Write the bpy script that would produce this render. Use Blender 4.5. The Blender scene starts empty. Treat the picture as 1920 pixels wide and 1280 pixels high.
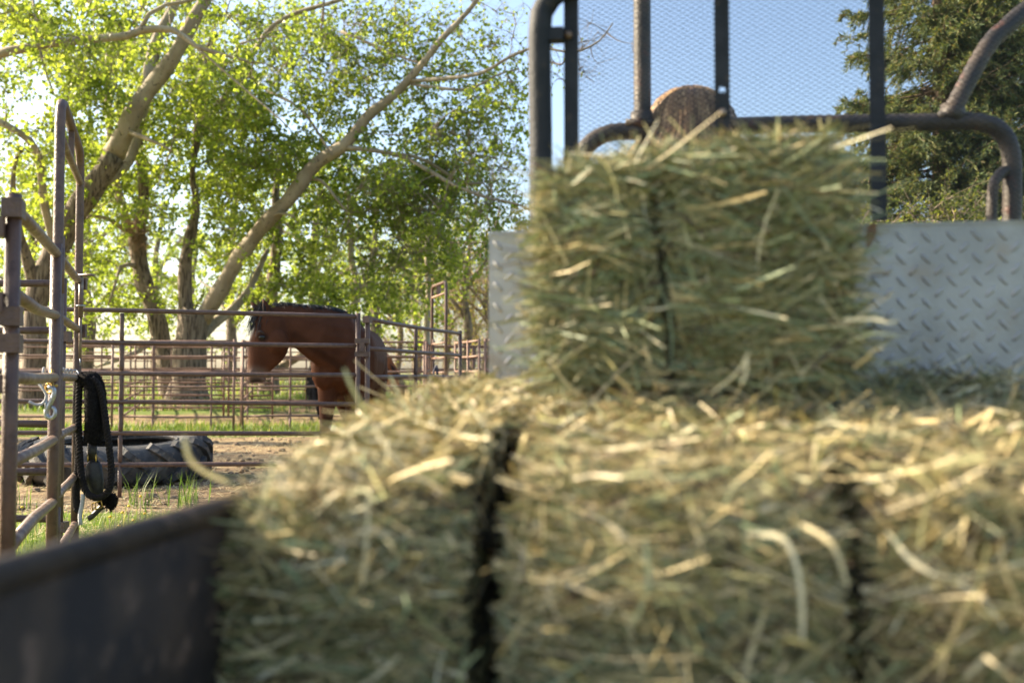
import bpy, math, random
import numpy as np
from mathutils import Vector, noise as mnoise

random.seed(7)
RNG = np.random.default_rng(11)
R = math.radians
SC = bpy.context.scene
COL = SC.collection

# ------------------------------------------------------------------ camera, sky, sun, exposure
CAM_Z = 1.0
PITCH = R(2.06)
FPX = 1920 * 35.0 / 36.0
cam_d = bpy.data.cameras.new('camera')
cam = bpy.data.objects.new('camera', cam_d)
COL.objects.link(cam)
cam.location = (0, 0, CAM_Z)
cam.rotation_euler = (R(90) + PITCH, 0, 0)
cam_d.lens = 35.0
cam_d.sensor_width = 36.0
cam_d.clip_start = 0.02
cam_d.clip_end = 2000
cam_d.dof.use_dof = True
cam_d.dof.focus_distance = 5.7
cam_d.dof.aperture_fstop = 2.4
cam_d.dof.aperture_blades = 0
SC.camera = cam

SUN_EL, SUN_AHEAD = R(28), R(14)          # low sun from the left, a little ahead of the lens
SUN_DIR = Vector((-math.cos(SUN_EL) * math.cos(SUN_AHEAD), math.cos(SUN_EL) * math.sin(SUN_AHEAD), math.sin(SUN_EL)))
world = bpy.data.worlds.new('World')
SC.world = world
world.use_nodes = True
wn = world.node_tree
sky = wn.nodes.new('ShaderNodeTexSky')
sky.sky_type = 'NISHITA'
sky.sun_disc = False
sky.sun_elevation = SUN_EL
sky.sun_rotation = math.atan2(SUN_DIR.x, SUN_DIR.y)
sky.air_density = 1.0
sky.dust_density = 2.5
sky.ozone_density = 1.3
bg = wn.nodes['Background']
bg.inputs['Strength'].default_value = 0.115
wn.links.new(sky.outputs[0], bg.inputs[0])
sun_d = bpy.data.lights.new('sun', 'SUN')
sun_d.energy = 5.0
sun_d.angle = R(0.6)
sun_d.color = (1.0, 0.85, 0.62)
sun = bpy.data.objects.new('sun', sun_d)
COL.objects.link(sun)
sun.rotation_euler = SUN_DIR.to_track_quat('Z', 'Y').to_euler()
SC.view_settings.view_transform = 'Standard'
SC.view_settings.look = 'None'
SC.view_settings.exposure = 1.75
SC.view_settings.gamma = 1.0
SC.view_settings.use_curve_mapping = False
SC.render.engine = 'CYCLES'
SC.cycles.max_bounces = 8
SC.cycles.diffuse_bounces = 3
SC.cycles.transmission_bounces = 5
SC.cycles.use_denoising = True

# ------------------------------------------------------------------ helpers
def W(px, py, d):
    """place seen at pixel (1920 wide photo) at distance d in front of the lens"""
    ru = (640 - py) / FPX
    s = d / (math.cos(PITCH) - ru * math.sin(PITCH))
    return np.array([(px - 960) / FPX * s, d, CAM_Z + (math.sin(PITCH) + ru * math.cos(PITCH)) * s])

def nrm(a):
    return a / np.maximum(np.linalg.norm(a, axis=-1, keepdims=True), 1e-9)

class MB:
    """collects geometry for one mesh"""
    def __init__(s):
        s.v, s.f4, s.f3, s.c, s.n = [], [], [], [], 0
    def add(s, v, f4=None, f3=None, c=None):
        v = np.asarray(v, float).reshape(-1, 3)
        if f4 is not None and len(f4): s.f4.append(np.asarray(f4, int).reshape(-1, 4) + s.n)
        if f3 is not None and len(f3): s.f3.append(np.asarray(f3, int).reshape(-1, 3) + s.n)
        s.v.append(v); s.n += len(v)
        if c is not None:
            c = np.asarray(c, float)
            if c.ndim == 1: c = np.tile(c, (len(v), 1))
            s.c.append(c)
        return s
    def tube(s, pts, r, sides=8, caps=True, c=None, squash=1.0):
        P = np.asarray(pts, float)[None]
        rr = np.asarray(r, float)
        if rr.ndim == 0: rr = np.full(P.shape[1], float(rr))
        return s.tubes(P, rr[None], sides, caps, c, squash)
    def tubes(s, P, Rr, sides=3, caps=False, c=None, squash=1.0):
        N, K, _ = P.shape
        T = np.empty_like(P)
        T[:, 1:-1] = P[:, 2:] - P[:, :-2]
        T[:, 0] = P[:, 1] - P[:, 0]; T[:, -1] = P[:, -1] - P[:, -2]
        T = nrm(T)
        am = np.abs(T[:, 0] + 1e-4)
        ref = np.zeros((N, 3)); ref[np.arange(N), np.argmin(am, axis=1)] = 1.0
        # carry the frame along the curve so that bends do not twist
        A = np.empty_like(P); B = np.empty_like(P)
        a = nrm(np.cross(T[:, 0], ref))
        for k in range(K):
            a = a - T[:, k] * np.sum(a * T[:, k], -1, keepdims=True)
            a = nrm(a)
            A[:, k] = a; B[:, k] = np.cross(T[:, k], a)
        th = np.arange(sides) * 2 * math.pi / sides
        off = A[:, :, None, :] * np.cos(th)[None, None, :, None] + squash * B[:, :, None, :] * np.sin(th)[None, None, :, None]
        V = P[:, :, None, :] + off * Rr[:, :, None, None]
        idx = np.arange(N * K * sides).reshape(N, K, sides)
        i0 = idx[:, :-1]; i1 = idx[:, 1:]
        F = np.stack([i0, np.roll(i0, -1, 2), np.roll(i1, -1, 2), i1], -1).reshape(-1, 4)
        V = V.reshape(-1, 3)
        f3 = None
        if caps:
            n0 = len(V)
            V = np.concatenate([V, P[:, 0], P[:, -1]])
            ca = n0 + np.arange(N); cb = n0 + N + np.arange(N)
            f3 = np.concatenate([
                np.stack([np.broadcast_to(ca[:, None], (N, sides)), np.roll(idx[:, 0], -1, 1), idx[:, 0]], -1).reshape(-1, 3),
                np.stack([np.broadcast_to(cb[:, None], (N, sides)), idx[:, -1], np.roll(idx[:, -1], -1, 1)], -1).reshape(-1, 3)])
        if c is not None:
            c = np.asarray(c, float)
            if c.ndim == 2: c = np.repeat(c, K * sides, axis=0)
            if caps and c.ndim == 2: c = np.concatenate([c, np.tile(c[:1], (2 * N, 1))])
        return s.add(V, F, f3, c)
    def loft(s, secs, side=None, n=14):
        """secs: (centre, half across, half deep); side = across direction"""
        C = np.array([q[0] for q in secs], float); w = np.array([q[1] for q in secs]); h = np.array([q[2] for q in secs])
        T = np.gradient(C, axis=0); T = nrm(T)
        S = np.tile(np.asarray(side, float), (len(C), 1))
        S = nrm(S - T * np.sum(S * T, -1, keepdims=True)); U = np.cross(S, T)
        th = np.arange(n) * 2 * math.pi / n
        V = C[:, None] + S[:, None] * (np.cos(th) * w[:, None])[..., None] + U[:, None] * (np.sin(th) * h[:, None])[..., None]
        K = len(C); idx = np.arange(K * n).reshape(K, n)
        i0, i1 = idx[:-1], idx[1:]
        F = np.stack([i0, np.roll(i0, -1, 1), np.roll(i1, -1, 1), i1], -1).reshape(-1, 4)
        V = np.concatenate([V.reshape(-1, 3), C[:1], C[-1:]])
        f3 = np.concatenate([np.stack([np.full(n, K * n), np.roll(idx[0], -1), idx[0]], -1), np.stack([np.full(n, K * n + 1), idx[-1], np.roll(idx[-1], -1)], -1)])
        return s.add(V, F, f3)
    def box(s, o, ax, ay, az, c=None):
        """box from centre o and three half-axis vectors"""
        o, ax, ay, az = [np.asarray(q, float) for q in (o, ax, ay, az)]
        v = [o + sx * ax + sy * ay + sz * az for sz in (-1, 1) for sy in (-1, 1) for sx in (-1, 1)]
        f = [[0, 2, 3, 1], [4, 5, 7, 6], [0, 1, 5, 4], [2, 6, 7, 3], [0, 4, 6, 2], [1, 3, 7, 5]]
        return s.add(v, f, None, c)
    def ell(s, o, rx, ry, rz, nu=14, nv=9, c=None):
        o = np.asarray(o, float)
        v = [o + np.array([0, 0, -rz])]
        for j in range(1, nv):
            p = -math.pi / 2 + math.pi * j / nv
            for i in range(nu):
                t = 2 * math.pi * i / nu
                v.append(o + np.array([rx * math.cos(p) * math.cos(t), ry * math.cos(p) * math.sin(t), rz * math.sin(p)]))
        v.append(o + np.array([0, 0, rz]))
        f4, f3 = [], []
        for i in range(nu):
            f3.append([0, 1 + (i + 1) % nu, 1 + i])
            f3.append([len(v) - 1, 1 + (nv - 2) * nu + i, 1 + (nv - 2) * nu + (i + 1) % nu])
            for j in range(nv - 2):
                a = 1 + j * nu
                f4.append([a + i, a + (i + 1) % nu, a + nu + (i + 1) % nu, a + nu + i])
        return s.add(v, f4, f3, c)
    def torus(s, o, axis, rad, r, n=16, m=6, stretch=None):
        o = np.asarray(o, float); axis = nrm(np.asarray(axis, float))
        ref = np.array([0, 0, 1.0]) if abs(axis[2]) < .9 else np.array([1.0, 0, 0])
        a = nrm(np.cross(axis, ref)); b = np.cross(axis, a)
        st = stretch or 1.0
        V = []
        for i in range(n):
            t = 2 * math.pi * i / n
            e = a * math.cos(t) + b * math.sin(t)
            cpos = o + a * math.cos(t) * rad + b * math.sin(t) * rad * st
            for j in range(m):
                q = 2 * math.pi * j / m
                V.append(cpos + (e * math.cos(q) + axis * math.sin(q)) * r)
        idx = np.arange(n * m).reshape(n, m)
        i1 = np.roll(idx, -1, 0)
        F = np.stack([idx, i1, np.roll(i1, -1, 1), np.roll(idx, -1, 1)], -1).reshape(-1, 4)
        return s.add(V, F)
    def mesh(s, name, smooth=True, off=(0, 0, 0)):
        V = np.concatenate(s.v) - np.asarray(off, float)
        f4 = np.concatenate(s.f4) if s.f4 else np.zeros((0, 4), int)
        f3 = np.concatenate(s.f3) if s.f3 else np.zeros((0, 3), int)
        me = bpy.data.meshes.new(name)
        me.vertices.add(len(V)); me.vertices.foreach_set('co', V.astype(np.float32).ravel())
        me.loops.add(f4.size + f3.size)
        me.loops.foreach_set('vertex_index', np.concatenate([f4.ravel(), f3.ravel()]).astype(np.int32))
        me.polygons.add(len(f4) + len(f3))
        st = np.concatenate([np.arange(len(f4)) * 4, f4.size + np.arange(len(f3)) * 3]).astype(np.int32)
        me.polygons.foreach_set('loop_start', st)
        me.polygons.foreach_set('use_smooth', np.full(len(st), bool(smooth)))
        if s.c:
            cc = np.concatenate(s.c)
            if cc.shape[1] == 3: cc = np.concatenate([cc, np.ones((len(cc), 1))], 1)
            at = me.color_attributes.new('col', 'FLOAT_COLOR', 'POINT')
            at.data.foreach_set('color', cc.astype(np.float32).ravel())
        me.update(calc_edges=True)
        return me

def thing(name, label, cat, loc=(0, 0, 0), group=None):
    o = bpy.data.objects.new(name, None); COL.objects.link(o)
    o.location = tuple(float(q) for q in loc)
    o.empty_display_size = .1
    o['label'] = label; o['category'] = cat
    if group: o['group'] = group
    return o

def world_off(o):
    p = np.zeros(3)
    while o is not None:
        p += np.array(o.location); o = o.parent
    return p

def part(name, mb, m, parent, smooth=True, kind=None, label=None):
    me = mb.mesh(name, smooth, world_off(parent)) if isinstance(mb, MB) else mb
    if m: me.materials.append(m)
    o = bpy.data.objects.new(name, me); COL.objects.link(o)
    o.parent = parent
    if kind: o['kind'] = kind
    if label: o['label'] = label
    return o

def top(name, mb, m, label=None, cat=None, group=None, kind=None, smooth=True, loc=(0, 0, 0)):
    me = mb.mesh(name, smooth, loc)
    me.materials.append(m)
    o = bpy.data.objects.new(name, me); COL.objects.link(o)
    o.location = tuple(float(q) for q in loc)
    if label: o['label'] = label
    if cat: o['category'] = cat
    if group: o['group'] = group
    if kind: o['kind'] = kind
    return o

def smooth_path(pts, n):
    P = np.asarray(pts, float)
    if len(P) < 3:
        u = np.linspace(0, 1, n)[:, None]
        return P[0] * (1 - u) + P[-1] * u
    ext = np.concatenate([2 * P[:1] - P[1:2], P, 2 * P[-1:] - P[-2:-1]])
    seg = np.linalg.norm(np.diff(P[:, :3], axis=0), axis=1); cum = np.concatenate([[0], np.cumsum(seg)])
    out = []
    for s in np.linspace(0, cum[-1], n):
        i = min(np.searchsorted(cum, s, 'right') - 1, len(P) - 2)
        u = (s - cum[i]) / max(seg[i], 1e-9)
        p0, p1, p2, p3 = ext[i], ext[i + 1], ext[i + 2], ext[i + 3]
        out.append(.5 * (2 * p1 + (p2 - p0) * u + (2 * p0 - 5 * p1 + 4 * p2 - p3) * u * u + (3 * p1 - p0 - 3 * p2 + p3) * u ** 3))
    return np.array(out)

# ------------------------------------------------------------------ materials
def mat(name, base, rough=.6, metal=0., var=None, scale=8., bump=0., bscale=60., spec=.5, detail=6., stretch=(1, 1, 1), var2=None, scale2=40., lo=.4, hi=.62, lo2=.55, hi2=.7):
    m = bpy.data.materials.new(name); m.use_nodes = True
    nt = m.node_tree; b = nt.nodes['Principled BSDF']
    b.inputs['Base Color'].default_value = (*base, 1)
    b.inputs['Roughness'].default_value = rough
    b.inputs['Metallic'].default_value = metal
    b.inputs['Specular IOR Level'].default_value = spec
    tc = nt.nodes.new('ShaderNodeTexCoord'); mp = nt.nodes.new('ShaderNodeMapping')
    mp.inputs['Scale'].default_value = stretch
    nt.links.new(tc.outputs['Object'], mp.inputs['Vector'])
    col = None
    def noise(sc, lo, hi):
        n = nt.nodes.new('ShaderNodeTexNoise'); n.inputs['Scale'].default_value = sc; n.inputs['Detail'].default_value = detail
        nt.links.new(mp.outputs[0], n.inputs['Vector'])
        r = nt.nodes.new('ShaderNodeMapRange'); r.inputs[1].default_value = lo; r.inputs[2].default_value = hi
        nt.links.new(n.outputs['Fac'], r.inputs[0])
        return n, r
    if var:
        n, r = noise(scale, lo, hi)
        mx = nt.nodes.new('ShaderNodeMix'); mx.data_type = 'RGBA'
        mx.inputs[6].default_value = (*base, 1); mx.inputs[7].default_value = (*var, 1)
        nt.links.new(r.outputs[0], mx.inputs[0]); col = mx.outputs[2]
        if var2:
            n2, r2 = noise(scale2, lo2, hi2)
            m2 = nt.nodes.new('ShaderNodeMix'); m2.data_type = 'RGBA'
            nt.links.new(col, m2.inputs[6]); m2.inputs[7].default_value = (*var2, 1)
            nt.links.new(r2.outputs[0], m2.inputs[0]); col = m2.outputs[2]
        nt.links.new(col, b.inputs['Base Color'])
    if bump:
        n3 = nt.nodes.new('ShaderNodeTexNoise'); n3.inputs['Scale'].default_value = bscale; n3.inputs['Detail'].default_value = 8
        nt.links.new(mp.outputs[0], n3.inputs['Vector'])
        bp = nt.nodes.new('ShaderNodeBump'); bp.inputs['Strength'].default_value = bump; bp.inputs['Distance'].default_value = .02
        nt.links.new(n3.outputs['Fac'], bp.inputs['Height']); nt.links.new(bp.outputs[0], b.inputs['Normal'])
    return m

def attr_mat(name, rough=.7, spec=.3, trans=0., tcol=(1, 1, 1), noise_amt=0., nscale=40., bump=0., bscale=200.):
    """colour from each piece's own colour attribute; trans = share of light let through thin leaves and blades"""
    m = bpy.data.materials.new(name); m.use_nodes = True
    nt = m.node_tree; b = nt.nodes['Principled BSDF']
    at = nt.nodes.new('ShaderNodeAttribute'); at.attribute_name = 'col'
    src = at.outputs['Color']
    if noise_amt:
        tc = nt.nodes.new('ShaderNodeTexCoord')
        n = nt.nodes.new('ShaderNodeTexNoise'); n.inputs['Scale'].default_value = nscale; n.inputs['Detail'].default_value = 6
        nt.links.new(tc.outputs['Object'], n.inputs['Vector'])
        r = nt.nodes.new('ShaderNodeMapRange'); r.inputs[1].default_value = .3; r.inputs[2].default_value = .7
        r.inputs[3].default_value = 1 - noise_amt; r.inputs[4].default_value = 1 + noise_amt
        nt.links.new(n.outputs['Fac'], r.inputs[0])
        mu = nt.nodes.new('ShaderNodeVectorMath'); mu.operation = 'SCALE'
        nt.links.new(src, mu.inputs[0]); nt.links.new(r.outputs[0], mu.inputs['Scale']); src = mu.outputs[0]
    nt.links.new(src, b.inputs['Base Color'])
    b.inputs['Roughness'].default_value = rough; b.inputs['Specular IOR Level'].default_value = spec
    if bump:
        tc2 = nt.nodes.new('ShaderNodeTexCoord')
        n3 = nt.nodes.new('ShaderNodeTexNoise'); n3.inputs['Scale'].default_value = bscale; n3.inputs['Detail'].default_value = 6
        nt.links.new(tc2.outputs['Object'], n3.inputs['Vector'])
        bp = nt.nodes.new('ShaderNodeBump'); bp.inputs['Strength'].default_value = bump; bp.inputs['Distance'].default_value = .01
        nt.links.new(n3.outputs['Fac'], bp.inputs['Height']); nt.links.new(bp.outputs[0], b.inputs['Normal'])
    if trans:
        t = nt.nodes.new('ShaderNodeBsdfTranslucent')
        mu = nt.nodes.new('ShaderNodeVectorMath'); mu.operation = 'MULTIPLY'; mu.inputs[1].default_value = tcol
        nt.links.new(at.outputs['Color'], mu.inputs[0]); nt.links.new(mu.outputs[0], t.inputs['Color'])
        mx = nt.nodes.new('ShaderNodeMixShader'); mx.inputs[0].default_value = trans
        nt.links.new(b.outputs[0], mx.inputs[1]); nt.links.new(t.outputs[0], mx.inputs[2])
        nt.links.new(mx.outputs[0], nt.nodes['Material Output'].inputs['Surface'])
    return m

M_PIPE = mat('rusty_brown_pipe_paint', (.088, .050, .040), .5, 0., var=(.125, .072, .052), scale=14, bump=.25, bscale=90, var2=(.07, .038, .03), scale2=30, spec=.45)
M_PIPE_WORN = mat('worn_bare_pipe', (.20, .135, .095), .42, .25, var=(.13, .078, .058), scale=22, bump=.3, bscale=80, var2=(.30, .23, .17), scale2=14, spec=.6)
M_PIPE_FAR = mat('sunlit_tone_pipe_paint', (.25, .145, .10), .6, 0., var=(.17, .095, .07), scale=5, bump=.1, bscale=40)  # sunlight on the far rails put into a lighter brown
M_STEEL = mat('dull_galvanised_steel', (.42, .43, .45), .38, .85, var=(.30, .31, .33), scale=60, bump=.15, bscale=140)
M_BRASS = mat('worn_brass', (.55, .36, .10), .32, .9, var=(.40, .24, .06), scale=40)
M_BLACKSTEEL = mat('black_painted_steel', (.014, .016, .020), .62, spec=.25, metal=0., var=(.022, .024, .029), scale=20, bump=.15, bscale=120, var2=(.06, .045, .035), scale2=35, lo2=.62, hi2=.75)
M_CAGE = mat('dusty_black_cage_paint', (.035, .030, .027), .55, 0., var=(.075, .058, .045), scale=12, bump=.2, bscale=90, var2=(.10, .04, .028), scale2=24, lo2=.6, hi2=.72)
M_PLATE = mat('aluminium_tread_plate', (.42, .405, .385), .46, .5, var=(.33, .32, .305), scale=9, bump=.12, bscale=160, var2=(.36, .31, .26), scale2=16, lo2=.58, hi2=.75)
M_BED = mat('scuffed_highlight_bed_steel', (.030, .024, .021), .6, 0., spec=.15, var=(.060, .042, .030), scale=10, bump=.3, bscale=60, var2=(.13, .085, .06), scale2=26, lo2=.58, hi2=.7)  # brown scuffs; their tan also stands in for pale edge highlights
M_RUBBER = mat('dusty_tyre_rubber', (.032, .033, .036), .72, 0., var=(.085, .08, .072), scale=7, bump=.3, bscale=70, var2=(.19, .15, .11), scale2=18, lo2=.56, hi2=.74)
M_BARK = mat('pale_cottonwood_bark', (.27, .22, .16), .85, 0., var=(.39, .33, .25), scale=2.4, bump=.9, bscale=22, var2=(.12, .095, .07), scale2=14, stretch=(1, 1, .6), lo2=.60, hi2=.70)
M_BARK_ROUGH = mat('furrowed_trunk_bark', (.16, .12, .085), .92, 0., var=(.25, .20, .145), scale=12, bump=1.0, bscale=26, var2=(.065, .048, .035), scale2=22, stretch=(1, 1, .12), lo2=.50, hi2=.60)
M_TWIG = mat('grey_twig_bark', (.20, .155, .115), .9, 0., var=(.30, .24, .18), scale=3)
M_BARETWIG = mat('brown_bare_twig_bark', (.24, .16, .10), .9, 0., var=(.36, .26, .17), scale=2)
M_SPRUCEBARK = mat('spruce_bark', (.16, .11, .08), .9, 0., var=(.24, .18, .13), scale=8, bump=.8, bscale=20)
M_LEAF = attr_mat('young_leaf', .42, .35, .55, (2.15, 1.95, .9))
M_NEEDLE = attr_mat('needle', .6, .3, .25, (1.8, 1.7, .8))
M_GRASS = attr_mat('grass_blade', .5, .3, .35, (1.5, 1.5, .8))
M_HAY = attr_mat('cured_hay_stem', .5, .4, .10, (1.2, 1.1, .8))
M_HAYCORE = mat('shade_dark_packed_hay', (.045, .040, .022), .9, 0., var=(.13, .11, .058), scale=30, bump=1., bscale=90, var2=(.06, .05, .026), scale2=55, stretch=(.35, 1, 1.4))  # colour darkened to stand for the shade between stems
M_COAT = attr_mat('bay_horse_coat', .62, .05, 0., noise_amt=.16, nscale=9, bump=.12, bscale=260)
M_HAIR = attr_mat('coarse_black_hair', .42, .45)
M_BROWNHAIR = attr_mat('brown_hair', .45, .4)
M_EYE = mat('wet_dark_eye', (.006, .005, .005), .08)
M_HAIR_DARK = mat('dark_lid_skin', (.03, .014, .010), .6)
M_HOOF = mat('dark_hoof', (.05, .042, .036), .6, var=(.09, .075, .06), scale=20)
M_SKIN = mat('skin', (.45, .28, .2), .5, var=(.5, .3, .22), scale=12)
M_CLOTH = mat('navy_shirt_cotton', (.05, .07, .12), .85, var=(.07, .09, .15), scale=40, bump=.3, bscale=200)
M_FLEECE = mat('black_fleece', (.012, .010, .010), .95, spec=.1, var=(.026, .022, .021), scale=120, bump=1., bscale=260)
M_ROPE = mat('black_braided_rope', (.014, .011, .011), .9, spec=.15, var=(.030, .024, .022), scale=150, bump=.5, bscale=300)
M_LEATHER = mat('black_leather', (.010, .009, .009), .4, var=(.02, .018, .017), scale=60, bump=.2, bscale=180)
M_STRAP = mat('grey_webbing_strap', (.42, .42, .43), .7, var=(.3, .3, .31), scale=60)
M_DARKBLUE = mat('navy_nylon_halter', (.012, .016, .04), .7, var=(.02, .026, .06), scale=60)
M_ROCK = mat('pale_sunlit_stone', (.62, .57, .48), .9, var=(.42, .38, .32), scale=9, bump=.7, bscale=24)
M_SEAT = mat('black_vinyl', (.02, .02, .021), .5, var=(.03, .03, .03), scale=40, bump=.2, bscale=150)
M_FLOWER = mat('dandelion_yellow', (.75, .45, .02), .7, var=(.8, .55, .04), scale=80)
M_DEADLEAF = mat('dry_brown_leaf', (.16, .06, .03), .7, var=(.22, .1, .05), scale=60)

# ------------------------------------------------------------------ ground and sky-high land
def G(x, y):
    y = np.asarray(y, float)
    return np.interp(y, [-50, 11, 17, 23.5, 26, 40, 80, 300, 1500], [0, 0, .08, .24, .42, .75, 1.1, 2.2, 4.0])

def vnoise(x, y, s):
    return mnoise.noise(Vector((x * s, y * s, 3.1)))

def grass_mask(x, y):
    n = .8 * vnoise(x, y, .55) + .5 * vnoise(x + 9, y, 1.7)
    v = -0.55
    if y < 7.4: v = .3
    if 15.8 < y < 18.2: v = .55
    if y > 21.5: v = .12
    if y > 29: v = .1
    if 18.2 <= y <= 21.5: v = -.5
    return max(0., min(1., .5 + (v + n) * .9))

def build_ground():
    xs = np.concatenate([[-900, -300, -120, -60, -35], np.linspace(-22, 16, 150), [30, 60, 120, 300, 900]])
    ys = np.concatenate([[-200, -60, -20, -6], np.linspace(-1, 30, 150), np.linspace(31, 60, 24), [70, 85, 110, 160, 300, 700, 1500]])
    X, Y = np.meshgrid(xs, ys)
    Z = G(X, Y)
    C = np.zeros(X.shape + (3,))
    for i in range(X.shape[0]):
        for j in range(X.shape[1]):
            x, y = X[i, j], Y[i, j]
            if abs(x) < 25 and -2 < y < 40:
                Z[i, j] += .035 * vnoise(x, y, .9) + .014 * vnoise(x, y, 4.)
            C[i, j] = grass_mask(x, y)
    n, m = X.shape
    idx = np.arange(n * m).reshape(n, m)
    F = np.stack([idx[:-1, :-1], idx[:-1, 1:], idx[1:, 1:], idx[1:, :-1]], -1).reshape(-1, 4)
    mb = MB().add(np.stack([X, Y, Z], -1).reshape(-1, 3), F, None, C.reshape(-1, 3))
    m = bpy.data.materials.new('dry_yard_earth'); m.use_nodes = True
    nt = m.node_tree; b = nt.nodes['Principled BSDF']; b.inputs['Roughness'].default_value = .95
    b.inputs['Specular IOR Level'].default_value = .15
    tc = nt.nodes.new('ShaderNodeTexCoord')
    def noise(s, d=8):
        q = nt.nodes.new('ShaderNodeTexNoise'); q.inputs['Scale'].default_value = s; q.inputs['Detail'].default_value = d
        nt.links.new(tc.outputs['Object'], q.inputs['Vector']); return q
    def mix(f, a, c2):
        q = nt.nodes.new('ShaderNodeMix'); q.data_type = 'RGBA'
        nt.links.new(f, q.inputs[0])
        for k, v in ((6, a), (7, c2)):
            if isinstance(v, tuple): q.inputs[k].default_value = (*v, 1)
            else: nt.links.new(v, q.inputs[k])
        return q.outputs[2]
    def ramp(src, lo, hi):
        q = nt.nodes.new('ShaderNodeMapRange'); q.inputs[1].default_value = lo; q.inputs[2].default_value = hi
        nt.links.new(src, q.inputs[0]); return q.outputs[0]
    n1, n2, n3 = noise(.9), noise(7.), noise(38.)
    n4 = noise(2.6)
    c = mix(ramp(n1.outputs[0], .35, .65), (.20, .135, .080), (.30, .21, .12))
    c = mix(ramp(n2.outputs[0], .48, .62), c, (.11, .072, .045))
    c = mix(ramp(n4.outputs[0], .52, .66), c, (.36, .27, .15))
    c = mix(ramp(n3.outputs[0], .55, .66), c, (.44, .34, .19))
    g = mix(ramp(n2.outputs[0], .3, .7), (.10, .15, .03), (.17, .21, .055))
    at = nt.nodes.new('ShaderNodeAttribute'); at.attribute_name = 'col'
    c = mix(ramp(at.outputs['Fac'], .35, .75), c, g)
    nt.links.new(c, b.inputs['Base Color'])
    bp = nt.nodes.new('ShaderNodeBump'); bp.inputs['Strength'].default_value = .8; bp.inputs['Distance'].default_value = .03
    nt.links.new(n3.outputs[0], bp.inputs['Height']); nt.links.new(bp.outputs[0], b.inputs['Normal'])
    return top('ground', mb, m, kind='structure')
build_ground()
def build_clods():
    rng = np.random.default_rng(9)
    mb = MB()
    for _ in range(1500):
        x, y = rng.uniform(-7, .5), rng.uniform(7.0, 15.5); s = rng.uniform(.008, .03) * (1 if rng.uniform() < .9 else 1.8)
        mb.ell((x, y, float(G(x, y)) + s * .3), s * rng.uniform(.8, 1.5), s * rng.uniform(.8, 1.5), s * rng.uniform(.5, .9), 6, 4)
    top('dirt', mb, mat('dry_clod_earth', (.17, .115, .07), .95, var=(.27, .19, .11), scale=12), kind='stuff', label='loose clods of dry earth scattered over the yard', smooth=False)
build_clods()

def blades(mb, P, H, Wd, lean, col, rng):
    N = len(P)
    az = rng.uniform(0, 2 * math.pi, N)
    d = np.stack([np.cos(az), np.sin(az), np.zeros(N)], -1) * (lean * rng.uniform(.2, 1, N))[:, None]
    sd = np.stack([-np.sin(az), np.cos(az), np.zeros(N)], -1) * Wd[:, None] * .5
    up = np.array([0, 0, 1.0])
    p1 = P + up * H[:, None] * .55 + d * H[:, None] * .35
    p2 = P + up * H[:, None] * .95 + d * H[:, None]
    V = np.stack([P - sd, P + sd, p1 + sd * .7, p1 - sd * .7, p2], 1).reshape(-1, 3)
    b = np.arange(N)[:, None] * 5
    mb.add(V, b + np.array([[0, 1, 2, 3]]), b + np.array([[3, 2, 4]]), np.repeat(col, 5, 0))

def build_grass():
    rng = np.random.default_rng(5)
    mb = MB()
    def patch(x0, x1, y0, y1, n, h0, h1, w, thresh=.45, pal=0):
        x = rng.uniform(x0, x1, n); y = rng.uniform(y0, y1, n)
        keep = np.array([grass_mask(a, b) > thresh + rng.uniform(-.15, .25) for a, b in zip(x, y)])
        x, y = x[keep], y[keep]; n = len(x)
        z = G(x, y) - .01
        H = rng.uniform(h0, h1, n) * rng.uniform(.6, 1.3, n)
        a = np.array([.085, .16, .03]); b = np.array([.20, .26, .055]); c = np.array([.36, .31, .15])
        u = rng.uniform(0, 1, n)[:, None]
        col = a * (1 - u) + b * u
        dry = rng.uniform(0, 1, n) < .12
        col[dry] = c
        blades(mb, np.stack([x, y, z], -1), H, np.full(n, w) * rng.uniform(.6, 1.3, n), .55, col, rng)
    patch(-4.6, -1.0, 3.2, 7.2, 26000, .025, .085, .005, .38)
    patch(-3.4, -2.0, 5.0, 7.2, 500, .08, .17, .007)
    patch(-9, 0, 15.8, 18.3, 9000, .06, .20, .014)
    patch(-13, 1, 22.5, 27.5, 9000, .07, .22, .02)
    patch(-25, 6, 27.5, 42, 12000, .08, .25, .04)
    # tufts beside the tyre
    for cx, cy in ((-2.93, 7.75), (-2.58, 7.85), (-2.5, 7.7), (-3.85, 7.7)):
        n = 22
        x = rng.normal(cx, .06, n); y = rng.normal(cy, .05, n)
        u = rng.uniform(0, 1, n)[:, None]
        blades(mb, np.stack([x, y, G(x, y) - .01], -1), rng.uniform(.12, .34, n), np.full(n, .009), .6, np.array([.08, .15, .03]) * (1 - u) + np.array([.18, .26, .06]) * u, rng)
    top('grass', mb, M_GRASS, kind='stuff', label='tufts of fresh green grass growing between the pens')
    # loose straw trodden into the yard
    mb = MB(); n = 16000
    x = rng.uniform(-8, 1, n); y = rng.uniform(6, 16, n)
    a = rng.uniform(0, math.pi, n); L = rng.uniform(.04, .16, n)
    D = np.stack([np.cos(a), np.sin(a), rng.uniform(-.1, .25, n)], -1) * L[:, None] * .5
    S = np.stack([-np.sin(a), np.cos(a), np.zeros(n)], -1) * .003
    P = np.stack([x, y, G(x, y) + .022], -1)
    V = np.stack([P - D - S, P - D + S, P + D + S, P + D - S], 1).reshape(-1, 3)
    pal = np.array([[.5, .4, .2], [.42, .32, .16], [.58, .5, .3]])[rng.integers(0, 3, n)]
    mb.add(V, np.arange(n * 4).reshape(-1, 4), None, np.repeat(pal, 4, 0))
    top('straw_litter', mb, M_HAY, kind='stuff', label='loose straw trodden into the bare yard')
build_grass()

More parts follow.
